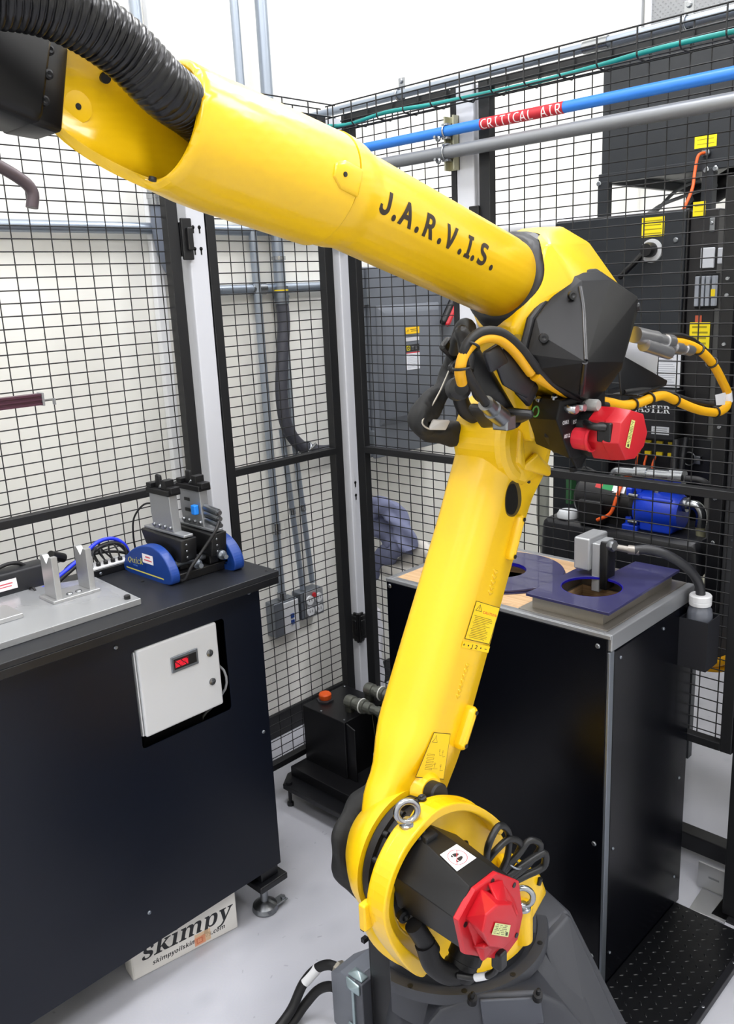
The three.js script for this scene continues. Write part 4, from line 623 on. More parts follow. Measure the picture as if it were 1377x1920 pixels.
// ---------------------------------------------------------------- oil tank in the corner
{
  const s = thing('tank_stand', 'low black steel stand under the oil tank, on bolt feet', 'stand', [0.21, 0, 0.27]);
  part('plate', exY([[0.06, 0.455], [0.425, 0.45], [0.45, 0.1], [0.02, 0.1], [0.02, 0.4]], 0.062, 0.08, 0.002), blackPaint, s);
  part('skirt', [ext(0.08, 0.42, 0.04, 0.062, 0.395, 0.4), ext(0.05, 0.44, 0.03, 0.062, 0.11, 0.115)], blackPaint, s);
  for (const [x, z] of [[0.075, 0.44], [0.405, 0.435], [0.42, 0.12], [0.05, 0.12]]) part('bolt_foot', lathe([[0, 0], [0.011, 0], [0.012, 0.004], [0.011, 0.012], [0.006, 0.014], [0.006, 0.08], [0.011, 0.08], [0.011, 0.089], [0, 0.089]], V(x, 0, z), V(0, 1, 0), 14), blackPaint, s);
  const t = thing('oil_tank', 'black steel oil tank with an orange filler cap in the fence corner', 'tank', [0.15, 0.08, 0.23]);
  part('body', ext(0.047, 0.25, 0.1, 0.32, 0.135, 0.335, 0.003), M(0x0c0c0f, 0.35), t);
  part('base', ext(0.04, 0.43, 0.08, 0.115, 0.12, 0.4, 0.002), M(0x0c0c0f, 0.4), t);
  part('side_shelf', ext(0.25, 0.42, 0.115, 0.3, 0.12, 0.126), M(0x0c0c0f, 0.4), t);
  part('side_shelf', [hull([[0.25, 0.312, 0.325], [0.25, 0.115, 0.325], [0.285, 0.115, 0.325], [0.285, 0.3, 0.325]], 0.003)], M(0x0c0c0f, 0.4), t);
  const cp = part('filler_cap', lathe([[0, 0], [0.021, 0], [0.022, 0.002], [0.022, 0.016], [0.019, 0.02], [0, 0.02]], V(0.082, 0.326, 0.26), V(0, 1, 0), 10), orange, t);
  part('filler_base', lathe([[0, 0], [0.03, 0], [0.03, 0.005], [0, 0.006]], V(0.084, 0.32, 0.262), V(0, 1, 0), 6), M(0x2b2b2e, 0.5), t);
  for (const [x, z] of [[0.13, 0.325], [0.235, 0.32], [0.235, 0.15], [0.06, 0.145], [0.24, 0.24]]) part('screw', screw([x, 0.32, z], V(0, 1, 0), 0.004, 0.003), steel, t);
  for (const [a, b] of [[[0.19, 0.352, 0.26], [0.345, 0.352, 0.25]], [[0.19, 0.36, 0.165], [0.37, 0.36, 0.155]]]) {
    const A = V(...a), B = V(...b), d = B.clone().sub(A).normalize(), at = (k) => A.clone().addScaledVector(d, k);
    const c = part('quick_coupling', lathe([[0, 0], [0.02, 0], [0.022, 0.004], [0.022, 0.03], [0.017, 0.032], [0.017, 0.045], [0.021, 0.047], [0.021, 0.07], [0.0235, 0.072], [0.0235, 0.08], [0.019, 0.082], [0.019, 0.105], [0.014, 0.108], [0.014, 0.13], [0.017, 0.132], [0.017, 0.15], [0, 0.152]], A, d, 24), M(0x85877f, 0.38, 0.75), t);
    part('elbow', [rod(V(a[0] + 0.012, 0.32, a[2]), V(a[0] + 0.012, a[1], a[2]), 0.017), rod(at(0.135), at(0.15).add(V(0.005, -0.04, 0)), 0.012)], M(0x55564f, 0.4, 0.7), c);
    part('white_tie', torus(at(0.066), d, 0.023, 0.0025), M(0xdcdcd6, 0.5), c);
    part('drain_pipe', rod(at(0.148).add(V(0.004, -0.03, 0)), V(b[0] - 0.002, 0.116, b[2]), 0.01), M(0x3a3a34, 0.4, 0.7), c);
  }
  for (const [x, z, y] of [[0.309, 0.25, 0.185], [0.352, 0.2, 0.19]]) {
    const c = part('chain', [rod(V(x, y + 0.02, z), V(x - 0.012, 0.345, z + 0.004), 0.0012, 0.0012, 6), rod(V(x, y + 0.02, z), V(x + 0.012, 0.335, z - 0.004), 0.0012, 0.0012, 6)], M(0x6d6850, 0.4, 0.8), t);
    part('dangling_cap', lathe([[0, 0], [0.0125, 0], [0.0135, 0.003], [0.0135, 0.016], [0.011, 0.022], [0.004, 0.024], [0, 0.03]], V(x, y - 0.008, z), V(0, 1, 0), 18), M(0x9aa0aa, 0.5), c);
  }
}

// ---------------------------------------------------------------- floor pieces at the right, loose pieces at the left
{
  const t = thing('tread_plate', 'black raised-pattern tread plate on the floor to the right of the table', 'floor plate', [1.365, 0, 0.45]);
  part('plate', ext(1.2565, 1.455, 0, 0.012, 0.075, 0.672, 0.001), M(0x08090c, 0.35), t);
  part('edge_bar', ext(1.455, 1.472, 0, 0.02, 0.075, 0.672, 0.002), M(0x101116, 0.4), t);
  const g = [], lug = new THREE.SphereGeometry(1, 8, 5);
  for (let i = 0; i < 8; i++) for (let j = 0; j < 24; j++) { const m = lug.clone().scale(0.007, 0.0022, 0.0026).rotateY((i + j) % 2 ? 0.78 : -0.78).translate(1.272 + i * 0.025, 0.012, 0.09 + j * 0.0245); g.push(m); }
  part('tread_pattern', g, M(0x0c0d11, 0.28), t).userData.kind = 'stuff';
  for (const z of [0.2, 0.38]) part('screw', screw([1.4635, 0.02, z], V(0, 1, 0), 0.004, 0.002), steel, t);
  const a = thing('angle_bracket', 'bare aluminium angle bracket on the floor beside the black fence post', 'bracket', [1.335, 0, 0.02]);
  part('foot_flange', exY([[1.292, 0.07], [1.385, 0.062], [1.385, -0.03], [1.285, -0.03]], 0.0, 0.006, 0.001), aluBright, a);
  part('upright_flange', exZ([[1.27, 0.006], [1.362, 0.006], [1.362, 0.07], [1.34, 0.085], [1.27, 0.085]], -0.04, -0.034, 0.001), aluBright, a);
  part('slot', ext(1.3, 1.33, 0.045, 0.051, -0.0345, -0.0335, 0.0005), M(0x7b7d80, 0.5), a);
  const hr = thing('hanging_rod', 'dark brown bent metal rod reaching in at the left edge below the arm', 'rod', [0.3, 1.88, 1.25]);
  part('rod', tube([[0.3, 2.03, 1.4], [0.3, 1.95, 1.25], [0.3, 1.928, 1.208], [0.3, 1.912, 1.186], [0.3, 1.897, 1.178], [0.3, 1.868, 1.184]], 0.0125, 40, 16), M(0x4a3f43, 0.45, 0.3), hr);
  part('stand', [rod(V(0.3, 2.02, 1.39), V(0.3, 2.02, 2.45), 0.0125), rod(V(0.3, BT, 2.44), V(0.3, 2.03, 2.44), 0.02), ext(0.24, 0.36, BT + 0.016, BT + 0.022, 2.38, 2.5)], M(0x4a3f43, 0.45, 0.3), hr);
  const mb = thing('slotted_bar', 'maroon slotted profile bar with a small clip at the left edge', 'bar', [0.15, 1.45, 1.25]);
  const maroon = M(0x4b2a3a, 0.4, 0.3);
  part('profile', [ext(0.138, 0.162, 1.448, 1.474, 1.155, 2.4, 0.001), ext(0.162, 0.165, 1.469, 1.474, 1.155, 2.4), ext(0.162, 0.165, 1.459, 1.463, 1.155, 2.4), ext(0.162, 0.165, 1.448, 1.453, 1.155, 2.4)], maroon, mb);
  part('end_clip', [ext(0.14, 0.167, 1.446, 1.476, 1.15, 1.155, 0.001), ext(0.15, 0.153, 1.456, 1.459, 1.122, 1.15), ext(0.146, 0.157, 1.444, 1.459, 1.118, 1.122, 0.001)], alu, mb);
  part('stand', [rod(V(0.15, BT, 2.38), V(0.15, 1.475, 2.38), 0.015)], maroon, mb);
}

// ---------------------------------------------------------------- the robot arm
{
  const R = thing('robot_arm', 'large yellow industrial robot arm with black motor covers and black lettering on its tube', 'robot', [1.125, 0, 0.895]);
  const J2 = V(1.19, 0.69, 1.08), J3 = V(1.19, 1.385, 0.704);
  const ls = V(0, 0.88, -0.475), lt = V(0, 0.475, 0.88);                   // along and across the lower arm
  const FE = V(1.22, 1.624, 0.631), fs = V(0, 0.292, 0.9564), fn = V(0, 0.9564, -0.292), fx = V(1, 0, 0);
  const L = (s, t, x) => V(x, 0, 0).addScaledVector(V(0, J2.y, J2.z), 1).addScaledVector(ls, s).addScaledVector(lt, t);
  const F = (s, p, x = 1.22) => V(x, FE.y, FE.z).addScaledVector(fs, s).addScaledVector(fn, p);
  // ---- base
  part('pedestal', [exY([[1.02, 0.68], [1.45, 0.68], [1.45, 1.08], [1.16, 1.08], [1.02, 0.985]], 0, 0.16, 0.004)], blackPaint, R);
  const base = part('base', [
    carve(lathe([[0, -0.1], [0.165, -0.1], [0.168, -0.02], [0.2, -0.004], [0.206, 0.0], [0.206, 0.018], [0.204, 0.022], [0.184, 0.022], [0.182, 0.01], [0.168, 0.01], [0.166, 0.036], [0, 0.036]], V(1.125, 0.384, 0.895), V(0, 1, 0), 64), clean(new THREE.BoxGeometry(0.4, 0.6, 0.4).rotateY(0.78).translate(1.125 - 0.325 * 0.7, 0.4, 0.895 + 0.325 * 0.71))),
    hull([[1.02, 0.17, 0.7], [1.45, 0.17, 0.72], [1.47, 0.17, 0.88], [1.4, 0.17, 1.08], [1.16, 0.17, 1.08], [1.03, 0.17, 0.98], ...circle(1.145, 0.88, 0.13, 20).map(p => [p[0], 0.34, p[1]]), [1.3, 0.4, 0.725], [1.22, 0.415, 0.71]], 0.012),
    hull([[1.24, 0.4, 0.72], [1.31, 0.4, 0.735], [1.45, 0.19, 0.75], [1.45, 0.19, 0.86], [1.3, 0.38, 0.8], [1.25, 0.2, 0.75]], 0.01),
  ], castGrey, R);
  for (let i = 0; i < 12; i++) { if (i > 2 && i < 7) continue; const a = i * PI / 6 + 0.2, p = V(1.125 + 0.194 * Math.cos(a), 0.4062, 0.895 + 0.198 * Math.sin(a)); part('bolt_hole', rod(p, p.clone().add(V(0, 0.0008, 0)), 0.0055, 0.0055, 12), black, base); }
  const hump = part('front_cover', [hull([[1.225, 0.335, 1.08], [1.245, 0.372, 1.06], [1.292, 0.395, 1.008], [1.365, 0.39, 0.932], [1.395, 0.36, 0.9], [1.42, 0.31, 0.875], [1.21, 0.2, 1.09], [1.44, 0.2, 0.86], [1.18, 0.35, 0.99], [1.3, 0.35, 0.85], [1.15, 0.2, 0.95], [1.3, 0.2, 0.82]], 0.01)], castGrey, R);
  part('recess_plate', hull([[1.303, 0.398, 1.017], [1.375, 0.392, 0.939], [1.380, 0.341, 0.935], [1.307, 0.347, 1.0135]], 0.004), M(0x474a52, 0.42, 0.25), hump);
  for (const p of [[1.294, 0.402, 1.034], [1.376, 0.397, 0.945]]) part('cap_screw', lathe([[0, 0], [0.009, 0], [0.009, 0.016], [0.004, 0.017], [0.004, 0.03], [0, 0.032]], V(...p), V(0.25, 1, 0.22), 16), satin, hump);
  part('cable_panel', [ext(0.978, 0.99, 0.02, 0.38, 0.83, 0.985, 0.003), hull([[0.99, 0.03, 0.83], [0.99, 0.385, 0.83], [0.99, 0.03, 0.985], [0.99, 0.385, 0.985], [1.1, 0.375, 1.0], [1.16, 0.03, 1.03], [1.16, 0.33, 1.03], [1.1, 0.37, 0.9], [1.1, 0.03, 0.9]], 0.003)], black, R);
  part('panel_lug', [ext(0.97, 0.98, 0.355, 0.365, 0.985, 0.998), ext(0.97, 0.98, 0.325, 0.335, 0.985, 0.998)], black, R);
  // ---- turret
  const tur = part('turret', [
    lathe([[0, 0], [0.17, 0], [0.1745, 0.004], [0.1745, 0.04], [0.162, 0.062], [0.13, 0.07], [0, 0.07]], V(1.128, 0.421, 0.9), V(0, 1, 0), 64),
    exX(smooth([[1.128, 0.803], [1.093, 0.822], [1.057, 0.816], [1.02, 0.8], [0.975, 0.772], [0.936, 0.732], [0.9, 0.683], [0.86, 0.62], [0.83, 0.52], [0.85, 0.47], [0.98, 0.47], [1.1, 0.492], [1.125, 0.502], [1.148, 0.52], [1.19, 0.583], [1.224, 0.653], [1.232, 0.705], [1.214, 0.755], [1.182, 0.79], [1.15, 0.808]], 4), 1.232, 1.252, 0.006, [smooth([[1.09, 0.76], [1.14, 0.745], [1.18, 0.7], [1.17, 0.63], [1.12, 0.58], [1.05, 0.6], [1.02, 0.66], [1.04, 0.73]], 3)]),
    exX(smooth([[1.15, 0.808], [1.093, 0.822], [1.02, 0.8], [0.936, 0.732], [0.9, 0.683], [0.912, 0.676], [0.945, 0.72], [1.02, 0.782], [1.093, 0.803], [1.145, 0.792], [1.175, 0.776], [1.201, 0.748], [1.218, 0.704], [1.21, 0.658], [1.178, 0.6], [1.14, 0.55], [1.128, 0.535], [1.138, 0.518], [1.16, 0.535], [1.195, 0.588], [1.224, 0.653], [1.232, 0.705], [1.214, 0.755], [1.182, 0.79]], 4), 1.244, 1.274, 0.003),
    hull([[1.15, 0.47, 0.8], [1.23, 0.47, 0.8], [1.15, 0.47, 0.98], [1.23, 0.47, 0.98], [1.21, 0.62, 0.86], [1.24, 0.62, 0.9], [1.21, 0.6, 0.96]], 0.012),
    hull([[1.22, 0.46, 0.79], [1.275, 0.46, 0.8], [1.29, 0.495, 0.8], [1.29, 0.54, 0.82], [1.275, 0.6, 0.9], [1.22, 0.6, 0.86], [1.29, 0.46, 0.86]], 0.01),
    lathe([[0, 0], [0.022, 0], [0.022, 0.075], [0.018, 0.08], [0, 0.08]], V(1.296, 0.44, 0.878), V(0, 1, 0), 20),
    hull([[1.15, 0.48, 1.07], [1.24, 0.48, 1.02], [1.17, 0.53, 1.09], [1.24, 0.5, 1.06]], 0.012),
    ext(1.225, 1.24, 0.655, 0.705, 1.222, 1.243, 0.004)], yellow, R);
  const eye = (c, d) => part('eye_bolt', [torus(c.clone().add(V(0, 0.026, 0)), d, 0.0185, 0.0058, 32, 12), lathe([[0, 0], [0.015, 0], [0.015, 0.005], [0.009, 0.008], [0.008, 0.012], [0, 0.012]], c, V(0, 1, 0), 18)], brightSteel, tur);
  eye(V(1.248, 0.806, 1.14), V(1, 0.1, 0.6)); eye(V(1.31, 0.524, 0.893), V(0.7, 0.1, 1));
  part('bolt', [lathe([[0, 0], [0.0075, 0], [0.0075, 0.01], [0.005, 0.012], [0, 0.009]], V(1.235, 0.818, 1.085), V(0, 1, 0.2), 14)], black, tur);
  for (const p of [[1.285, 0.585, 0.875], [1.3, 0.532, 0.825]]) part('bolt_hole', rod(V(...p), V(p[0] + 0.002, p[1] + 0.013, p[2] - 0.004), 0.005, 0.005, 10), black, tur);
  // reducer between turret and lower arm
  part('reducer', [lathe([[0, 0], [0.104, 0], [0.108, 0.004], [0.108, 0.018], [0.1, 0.02], [0.1, 0.056], [0, 0.056]], V(1.178, 0.69, 1.08), V(1, 0, 0), 48), ...circle(1.08, 0.69, 0.092, 14).map(p => rod(V(1.196, p[1] + (p[1] - 0.69) * 0.1, p[0] + (p[0] - 1.08) * 0.1), V(1.206, p[1] + (p[1] - 0.69) * 0.1, p[0] + (p[0] - 1.08) * 0.1), 0.006, 0.006, 8))], black, R);
  // ---- shoulder motor
  const mB = [[1.25, 0.787, 1.128], [1.25, 0.782, 1.092], [1.25, 0.722, 1.018], [1.25, 0.655, 1.01], [1.25, 0.612, 1.04], [1.25, 0.6, 1.09], [1.25, 0.67, 1.17], [1.25, 0.742, 1.185]];
  const mF = [[1.398, 0.780, 1.170], [1.398, 0.776, 1.110], [1.398, 0.725, 1.056], [1.398, 0.664, 1.044], [1.398, 0.632, 1.060], [1.398, 0.615, 1.105], [1.398, 0.676, 1.182], [1.398, 0.746, 1.204]];
  const mot = part('motor', [hull([...mB, ...mF], 0.003, 20)], M(0x121213, 0.45, 0, { specularIntensity: 0.6 }), R);
  part('terminal_cap', [hull([[1.255, 0.79, 1.125], [1.255, 0.788, 1.105], [1.285, 0.792, 1.135], [1.285, 0.79, 1.112], [1.285, 0.77, 1.14], [1.255, 0.77, 1.13]], 0.004)], satin, mot);
  for (const [c, d] of [[[1.262, 0.785, 1.128], [0.4, 1, 0.4]], [[1.262, 0.664, 1.178], [1, 0, 0.3]], [[1.25, 0.69, 1.0], [1, 0.2, -0.3]]]) part('cap_screw', lathe([[0, 0], [0.011, 0], [0.011, 0.01], [0.006, 0.012], [0, 0.008]], V(...c), V(...d), 16), satin, mot);
  const redPts = [[1.4, 0.777, 1.168], [1.4, 0.774, 1.112], [1.4, 0.724, 1.053], [1.4, 0.655, 1.042], [1.4, 0.618, 1.056], [1.4, 0.608, 1.098], [1.4, 0.682, 1.193], [1.4, 0.75, 1.208]];
  const red = part('end_cap', [hull([...redPts, ...redPts.map(p => [1.406, p[1], p[2]])], 0.003, 20),
    hull([[1.408, 0.762, 1.16], [1.408, 0.745, 1.098], [1.408, 0.7, 1.07], [1.408, 0.65, 1.075], [1.408, 0.64, 1.11], [1.408, 0.672, 1.165], [1.408, 0.73, 1.185], [1.422, 0.757, 1.165], [1.422, 0.69, 1.08], [1.422, 0.665, 1.17]], 0.004, 20),
    hull([[1.41, 0.77, 1.155], [1.41, 0.7, 1.075], [1.41, 0.65, 1.13], [1.41, 0.745, 1.19], [1.452, 0.778, 1.175], [1.452, 0.757, 1.14], [1.452, 0.725, 1.125], [1.452, 0.7, 1.133], [1.452, 0.697, 1.16], [1.452, 0.722, 1.192], [1.452, 0.756, 1.208], [1.452, 0.778, 1.2]], 0.003, 20),
    hull([[1.412, 0.685, 1.175], [1.44, 0.71, 1.19], [1.412, 0.668, 1.155], [1.44, 0.703, 1.172]], 0.003), hull([[1.412, 0.77, 1.135], [1.44, 0.768, 1.155], [1.412, 0.758, 1.105], [1.44, 0.755, 1.135]], 0.003)], redPlastic, mot);
  part('rating_label', quad([1.4565, 0.757, 1.184], [1.4565, 0.728, 1.145], [1.4565, 0.711, 1.152], [1.4565, 0.743, 1.194], 0.0006), print(256, 200, (g, w, h) => { g.fillStyle = '#c3c98a'; g.fillRect(0, 0, w, h); g.fillStyle = '#30331c'; for (let i = 0; i < 6; i++) { for (let x = 18; x < 210; x += 12) if (rnd() < 0.75) g.fillRect(x, 18 + i * 29, 9, 13); } g.fillRect(205, 120, 34, 60); }), red);
  for (const p of [[1.409, 0.77, 1.125], [1.409, 0.735, 1.195], [1.409, 0.628, 1.06], [1.409, 0.622, 1.108], [1.409, 0.728, 1.066]]) part('screw_hole', rod(V(...p), V(p[0] + 0.0012, p[1], p[2]), 0.0045, 0.0045, 10), black, red);
  // warning label lies on the upper facet of the motor
  {
    const a = V(...mB[1]), b = V(...mF[1]), c = V(...mF[2]), d = V(...mB[2]);
    const at = (u, v) => a.clone().lerp(b, u).lerp(d.clone().lerp(c, u), v);
    const a2 = V(...mB[0]), b2 = V(...mF[0]);
    const up = (u, v) => a2.clone().lerp(b2, u).lerp(a.clone().lerp(b, u), v);
    const lab = [[1.331, 0.79, 1.123], [1.363, 0.79, 1.122], [1.366, 0.79, 1.171], [1.332, 0.79, 1.168]];
    part('warning_label', quad(up(0.48, 0.96), up(0.78, 0.96), up(0.78, 0.04), up(0.48, 0.04), 0.0042), print(256, 256, (g, w, h) => {
      g.fillStyle = '#eef0f2'; g.fillRect(0, 0, w, h); g.fillStyle = '#1d1d20';
      g.beginPath(); g.ellipse(95, 128, 22, 48, 0.2, 0, 7); g.fill(); g.beginPath(); g.ellipse(160, 128, 22, 48, -0.2, 0, 7); g.fill(); g.fillStyle = '#eef0f2'; g.fillRect(60, 146, 140, 7);
      g.strokeStyle = '#d8333c'; g.lineWidth = 7; g.beginPath(); g.arc(128, 128, 96, 0, 7); g.stroke(); g.beginPath(); g.moveTo(60, 60); g.lineTo(196, 196); g.stroke();
    }), mot, 'white no-stepping label with crossed-out shoe soles');
  }
  // motor cables and coils
  const coil = part('cable_coil', [tube([[1.29, 0.66, 0.98], [1.3, 0.71, 0.985], [1.3, 0.73, 0.955], [1.3, 0.7, 0.925], [1.3, 0.65, 0.93], [1.29, 0.61, 0.95]], 0.0065, 40, 10), tube([[1.28, 0.65, 0.975], [1.3, 0.685, 0.965], [1.305, 0.692, 0.93], [1.31, 0.665, 0.9], [1.3, 0.63, 0.92], [1.29, 0.61, 0.955]], 0.0065, 40, 10), tube([[1.285, 0.61, 0.955], [1.31, 0.65, 0.91], [1.32, 0.672, 0.885], [1.33, 0.655, 0.865], [1.32, 0.625, 0.885], [1.3, 0.6, 0.93]], 0.0065, 40, 10), tube([[1.29, 0.6, 0.945], [1.325, 0.635, 0.885], [1.335, 0.638, 0.86], [1.335, 0.612, 0.86], [1.315, 0.598, 0.89], [1.295, 0.59, 0.93]], 0.0075, 40, 10)], M(0x101113, 0.42), R);
  part('tie', [torus(V(1.305, 0.632, 0.915), V(0.3, 1, -0.4), 0.014, 0.002), torus(V(1.295, 0.612, 0.935), V(0.3, 1, -0.4), 0.014, 0.002)], zinc, coil);
  const cn = part('motor_connector', [rod(V(1.29, 0.66, 1.18), V(1.305, 0.6, 1.155), 0.016), tube([[1.3, 0.62, 1.165], [1.31, 0.575, 1.155], [1.325, 0.545, 1.125], [1.33, 0.54, 1.09]], 0.018, 30, 14), lathe([[0, 0], [0.027, 0], [0.03, 0.005], [0.03, 0.018], [0.027, 0.02], [0.027, 0.03], [0.03, 0.032], [0.03, 0.05], [0.024, 0.055], [0, 0.055]], V(1.322, 0.53, 1.11), V(0.1, 0.75, -0.45), 24), rod(V(1.33, 0.57, 1.08), V(1.335, 0.61, 1.075), 0.02)], satin, R);
  part('encoder_connector', [ext(1.4, 1.42, 0.6, 0.632, 1.1, 1.12, 0.004), tube([[1.41, 0.605, 1.11], [1.4, 0.585, 1.115], [1.37, 0.562, 1.12], [1.34, 0.555, 1.13]], 0.0055, 20, 10)], black, R);
  part('white_sleeve', rod(V(1.39, 0.576, 1.117), V(1.37, 0.562, 1.12), 0.0064), M(0xd2d4d8, 0.5), R);
  // ---- lower arm
  const lerpT = (tab, s) => { for (let i = 0; i < tab.length - 1; i++) if (s <= tab[i + 1][0]) { let u = (s - tab[i][0]) / (tab[i + 1][0] - tab[i][0]); u = u * u * (3 - 2 * u); return tab[i][1] + (tab[i + 1][1] - tab[i][1]) * u; } return tab.at(-1)[1]; };
  const TL = [[0, 0.078], [0.07, 0.08], [0.15, 0.07], [0.25, 0.06], [0.6, 0.057], [0.7, 0.06], [0.79, 0.066], [0.87, 0.05]], TR = [[0, -0.09], [0.08, -0.09], [0.2, -0.082], [0.6, -0.078], [0.68, -0.082], [0.77, -0.104], [0.87, -0.09]];
  const XB = [[0, 1.12], [0.1, 1.1], [0.24, 1.07], [0.87, 1.07]], XO = [[0, 1.176], [0.1, 1.178], [0.2, 1.19], [0.87, 1.19]];
  const sec = (s) => {
    const l = lerpT(TL, s), r = lerpT(TR, s), X = lerpT(XO, s), B = lerpT(XB, s), q = Math.min(0.03, (X - B) * 0.4), pt = [];
    pt.push([r, X - 0.008], [r + 0.007, X], [(r + l - 0.045) / 2, X]);
    for (let i = 0; i <= 6; i++) { const a = PI / 2 * i / 6; pt.push([l - 0.046 + 0.046 * Math.sin(a), X - (X - B - q) * 0.58 + (X - B - q) * 0.58 * Math.cos(a)]); }
    for (let i = 0; i <= 4; i++) { const a = PI / 2 * i / 4; pt.push([l - 0.03 + 0.03 * Math.cos(a), B + q - q * Math.sin(a)]); }
    pt.push([r + 0.02, B], [r + 0.004, B + q * 0.33], [r, B + q * 0.66]);
    return pt.map(([t, x]) => L(s, t, x));
  };
  const arm = part('lower_arm', [
    loft(Array.from({ length: 45 }, (_, i) => sec(i * 0.0193)), 50),
    lathe([[0, 0], [0.04, 0.001], [0.06, 0.008], [0.08, 0.025], [0.097, 0.045], [0.11, 0.063], [0.116, 0.078], [0.116, 0.09], [0, 0.09]], V(1.088, J2.y, J2.z), V(1, 0, 0), 72),
    exX(circle(J3.z, J3.y, 0.088, 48), 1.075, 1.2, 0.02),
    hull([L(0.712, -0.028, 1.188), L(0.712, 0.016, 1.188), L(0.745, -0.045, 1.198), L(0.745, 0.025, 1.198), L(0.716, -0.022, 1.196)], 0.005),
    ...[[[0.7, 0.02], [0.715, -0.02], [0.715, -0.09]]].flatMap(q => [hull([L(0.77, 0.03, 1.195), L(0.735, 0.0, 1.2), L(0.74, 0.02, 1.2), L(0.79, 0.04, 1.2)], 0.006), hull([L(0.735, 0.0, 1.2), L(0.752, -0.09, 1.2), L(0.765, -0.1, 1.19), L(0.765, -0.02, 1.208)], 0.006)]),
    // bosses with two holes each
    hull([V(1.188, 1.236, 0.733), V(1.188, 1.17, 0.764)].flatMap(p => [p, p.clone().add(V(0.009, 0, 0))]), 0.009),
    hull([V(1.188, 0.9, 0.897), V(1.188, 0.846, 0.93)].flatMap(p => [p, p.clone().add(V(0.012, 0, 0))]), 0.0105),
    lathe([[0, 0], [0.036, 0], [0.03, 0.012], [0.024, 0.02], [0, 0.02]], V(1.186, 0.792, 1.022), V(1, 0.2, 0.15), 28)], yellow, R);
  for (const [x, y, z] of [[1.2062, 1.236, 0.733], [1.2062, 1.17, 0.764], [1.2107, 0.9, 0.897], [1.2107, 0.846, 0.93]]) part('bolt_hole', rod(V(x, y, z), V(x + 0.0008, y, z), 0.0042, 0.0042, 12), black, arm);
  part('rubber_stop', lathe([[0, 0], [0.02, 0], [0.02, 0.024], [0.017, 0.028], [0, 0.028]], V(1.202, 0.796, 1.026), V(1, 0.2, 0.15), 24), rubber, arm);
  part('access_hole', [exX(smooth([[0.722, 1.288], [0.722, 1.26], [0.742, 1.243], [0.768, 1.252], [0.773, 1.285], [0.758, 1.31], [0.738, 1.312]], 6), 1.1885, 1.1906)], M(0x4d3f08, 0.6), arm);
  part('hole_plug', exX(smooth([[0.735, 1.287], [0.735, 1.26], [0.75, 1.248], [0.768, 1.256], [0.772, 1.284], [0.76, 1.306], [0.745, 1.306]], 6), 1.1895, 1.1916), M(0x151410, 0.25), arm);
  part('slot', tube([L(0.765, 0.045, 1.1905), L(0.745, 0.025, 1.1905), L(0.725, -0.005, 1.1905), L(0.72, -0.05, 1.1905)], 0.0035, 20, 8), black, arm);
  // printed and cast marks on the flat side
  const side = (pts, tex, name, n) => part(name, quad(...pts.map(p => [1.19, p[0], p[1]]), n ?? 0.0008), tex, arm);
  side([[1.109, 0.867], [1.072, 0.792], [1.009, 0.828], [1.046, 0.904]], print(300, 420, (g, w, h) => {
    g.fillStyle = '#f3cb16'; g.fillRect(0, 0, w, h); g.strokeStyle = '#211d08'; g.lineWidth = 6; g.strokeRect(3, 3, w - 6, h - 6); g.lineWidth = 5; g.beginPath(); g.moveTo(60, 30); g.lineTo(26, 98); g.lineTo(94, 98); g.closePath(); g.stroke(); g.fillStyle = '#211d08'; g.fillRect(57, 52, 6, 26); g.fillRect(57, 84, 6, 7);
    g.fillStyle = '#d84a18'; g.font = 'bold 46px sans-serif'; g.fillText('注意', 165, 62); g.font = 'bold 40px sans-serif'; g.fillText('CAUTION', 112, 112, 175);
    g.fillStyle = 'rgba(70,58,10,0.75)'; for (let i = 0; i < 14; i++) g.fillRect(30 + (i % 4 ? 14 : 0), 152 + i * 18, 150 + 80 * rnd(), 6);
  }), 'caution_label');
  side([[1.043, 0.908], [1.004, 0.826], [0.993, 0.832], [1.033, 0.914]], print(320, 64, (g, w, h) => { g.fillStyle = '#f4c90f'; g.fillRect(0, 0, w, h); g.fillStyle = '#17160e'; g.font = 'bold 54px sans-serif'; g.textBaseline = 'middle'; '+•J2•−'.split('').forEach((c, i) => g.fillText(c, [6, 62, 108, 148, 208, 262][i], 34)); }), 'axis_mark');
  side([[0.897, 0.998], [0.874, 0.951], [0.79, 0.974], [0.832, 1.053]], print(300, 400, (g, w, h) => {
    g.fillStyle = '#f3c812'; g.fillRect(0, 0, w, h); g.strokeStyle = '#2a250a'; g.lineWidth = 6; g.strokeRect(3, 3, w - 6, h - 6); g.lineWidth = 4; g.beginPath(); g.moveTo(52, 24); g.lineTo(24, 84); g.lineTo(84, 84); g.closePath(); g.stroke(); g.strokeStyle = 'rgba(60,50,10,0.8)'; g.lineWidth = 3;
    for (const [x, y] of [[150, 150], [210, 160], [140, 270], [210, 280]]) { g.beginPath(); g.moveTo(x, y); g.lineTo(x + 10, y + 44); g.lineTo(x + 48, y + 40); g.stroke(); g.beginPath(); g.arc(x, y, 9, 0, 7); g.stroke(); }
    for (let i = 0; i < 5; i++) g.strokeRect(30 + i * 8, 190 + i * 30, 70, 14);
  }), 'pictogram_label');
  const cast = (y0, z0, n, len, dy, dz) => { for (let i = 0; i < n; i++) { const c = V(1.19, y0 + dy * i, z0 + dz * i), e = V(0, 0.475, 0.88).multiplyScalar(len); part('cast_mark', hull([c, c.clone().add(e), c.clone().add(e.clone().multiplyScalar(0.5)).add(V(0, dy * 0.4, dz * 0.4))], 0.0022), yellow, arm); } };
  cast(1.147, 0.80, 5, 0.012, -0.0092, 0.0042); cast(0.99, 0.893, 7, 0.008, -0.0085, 0.0048);
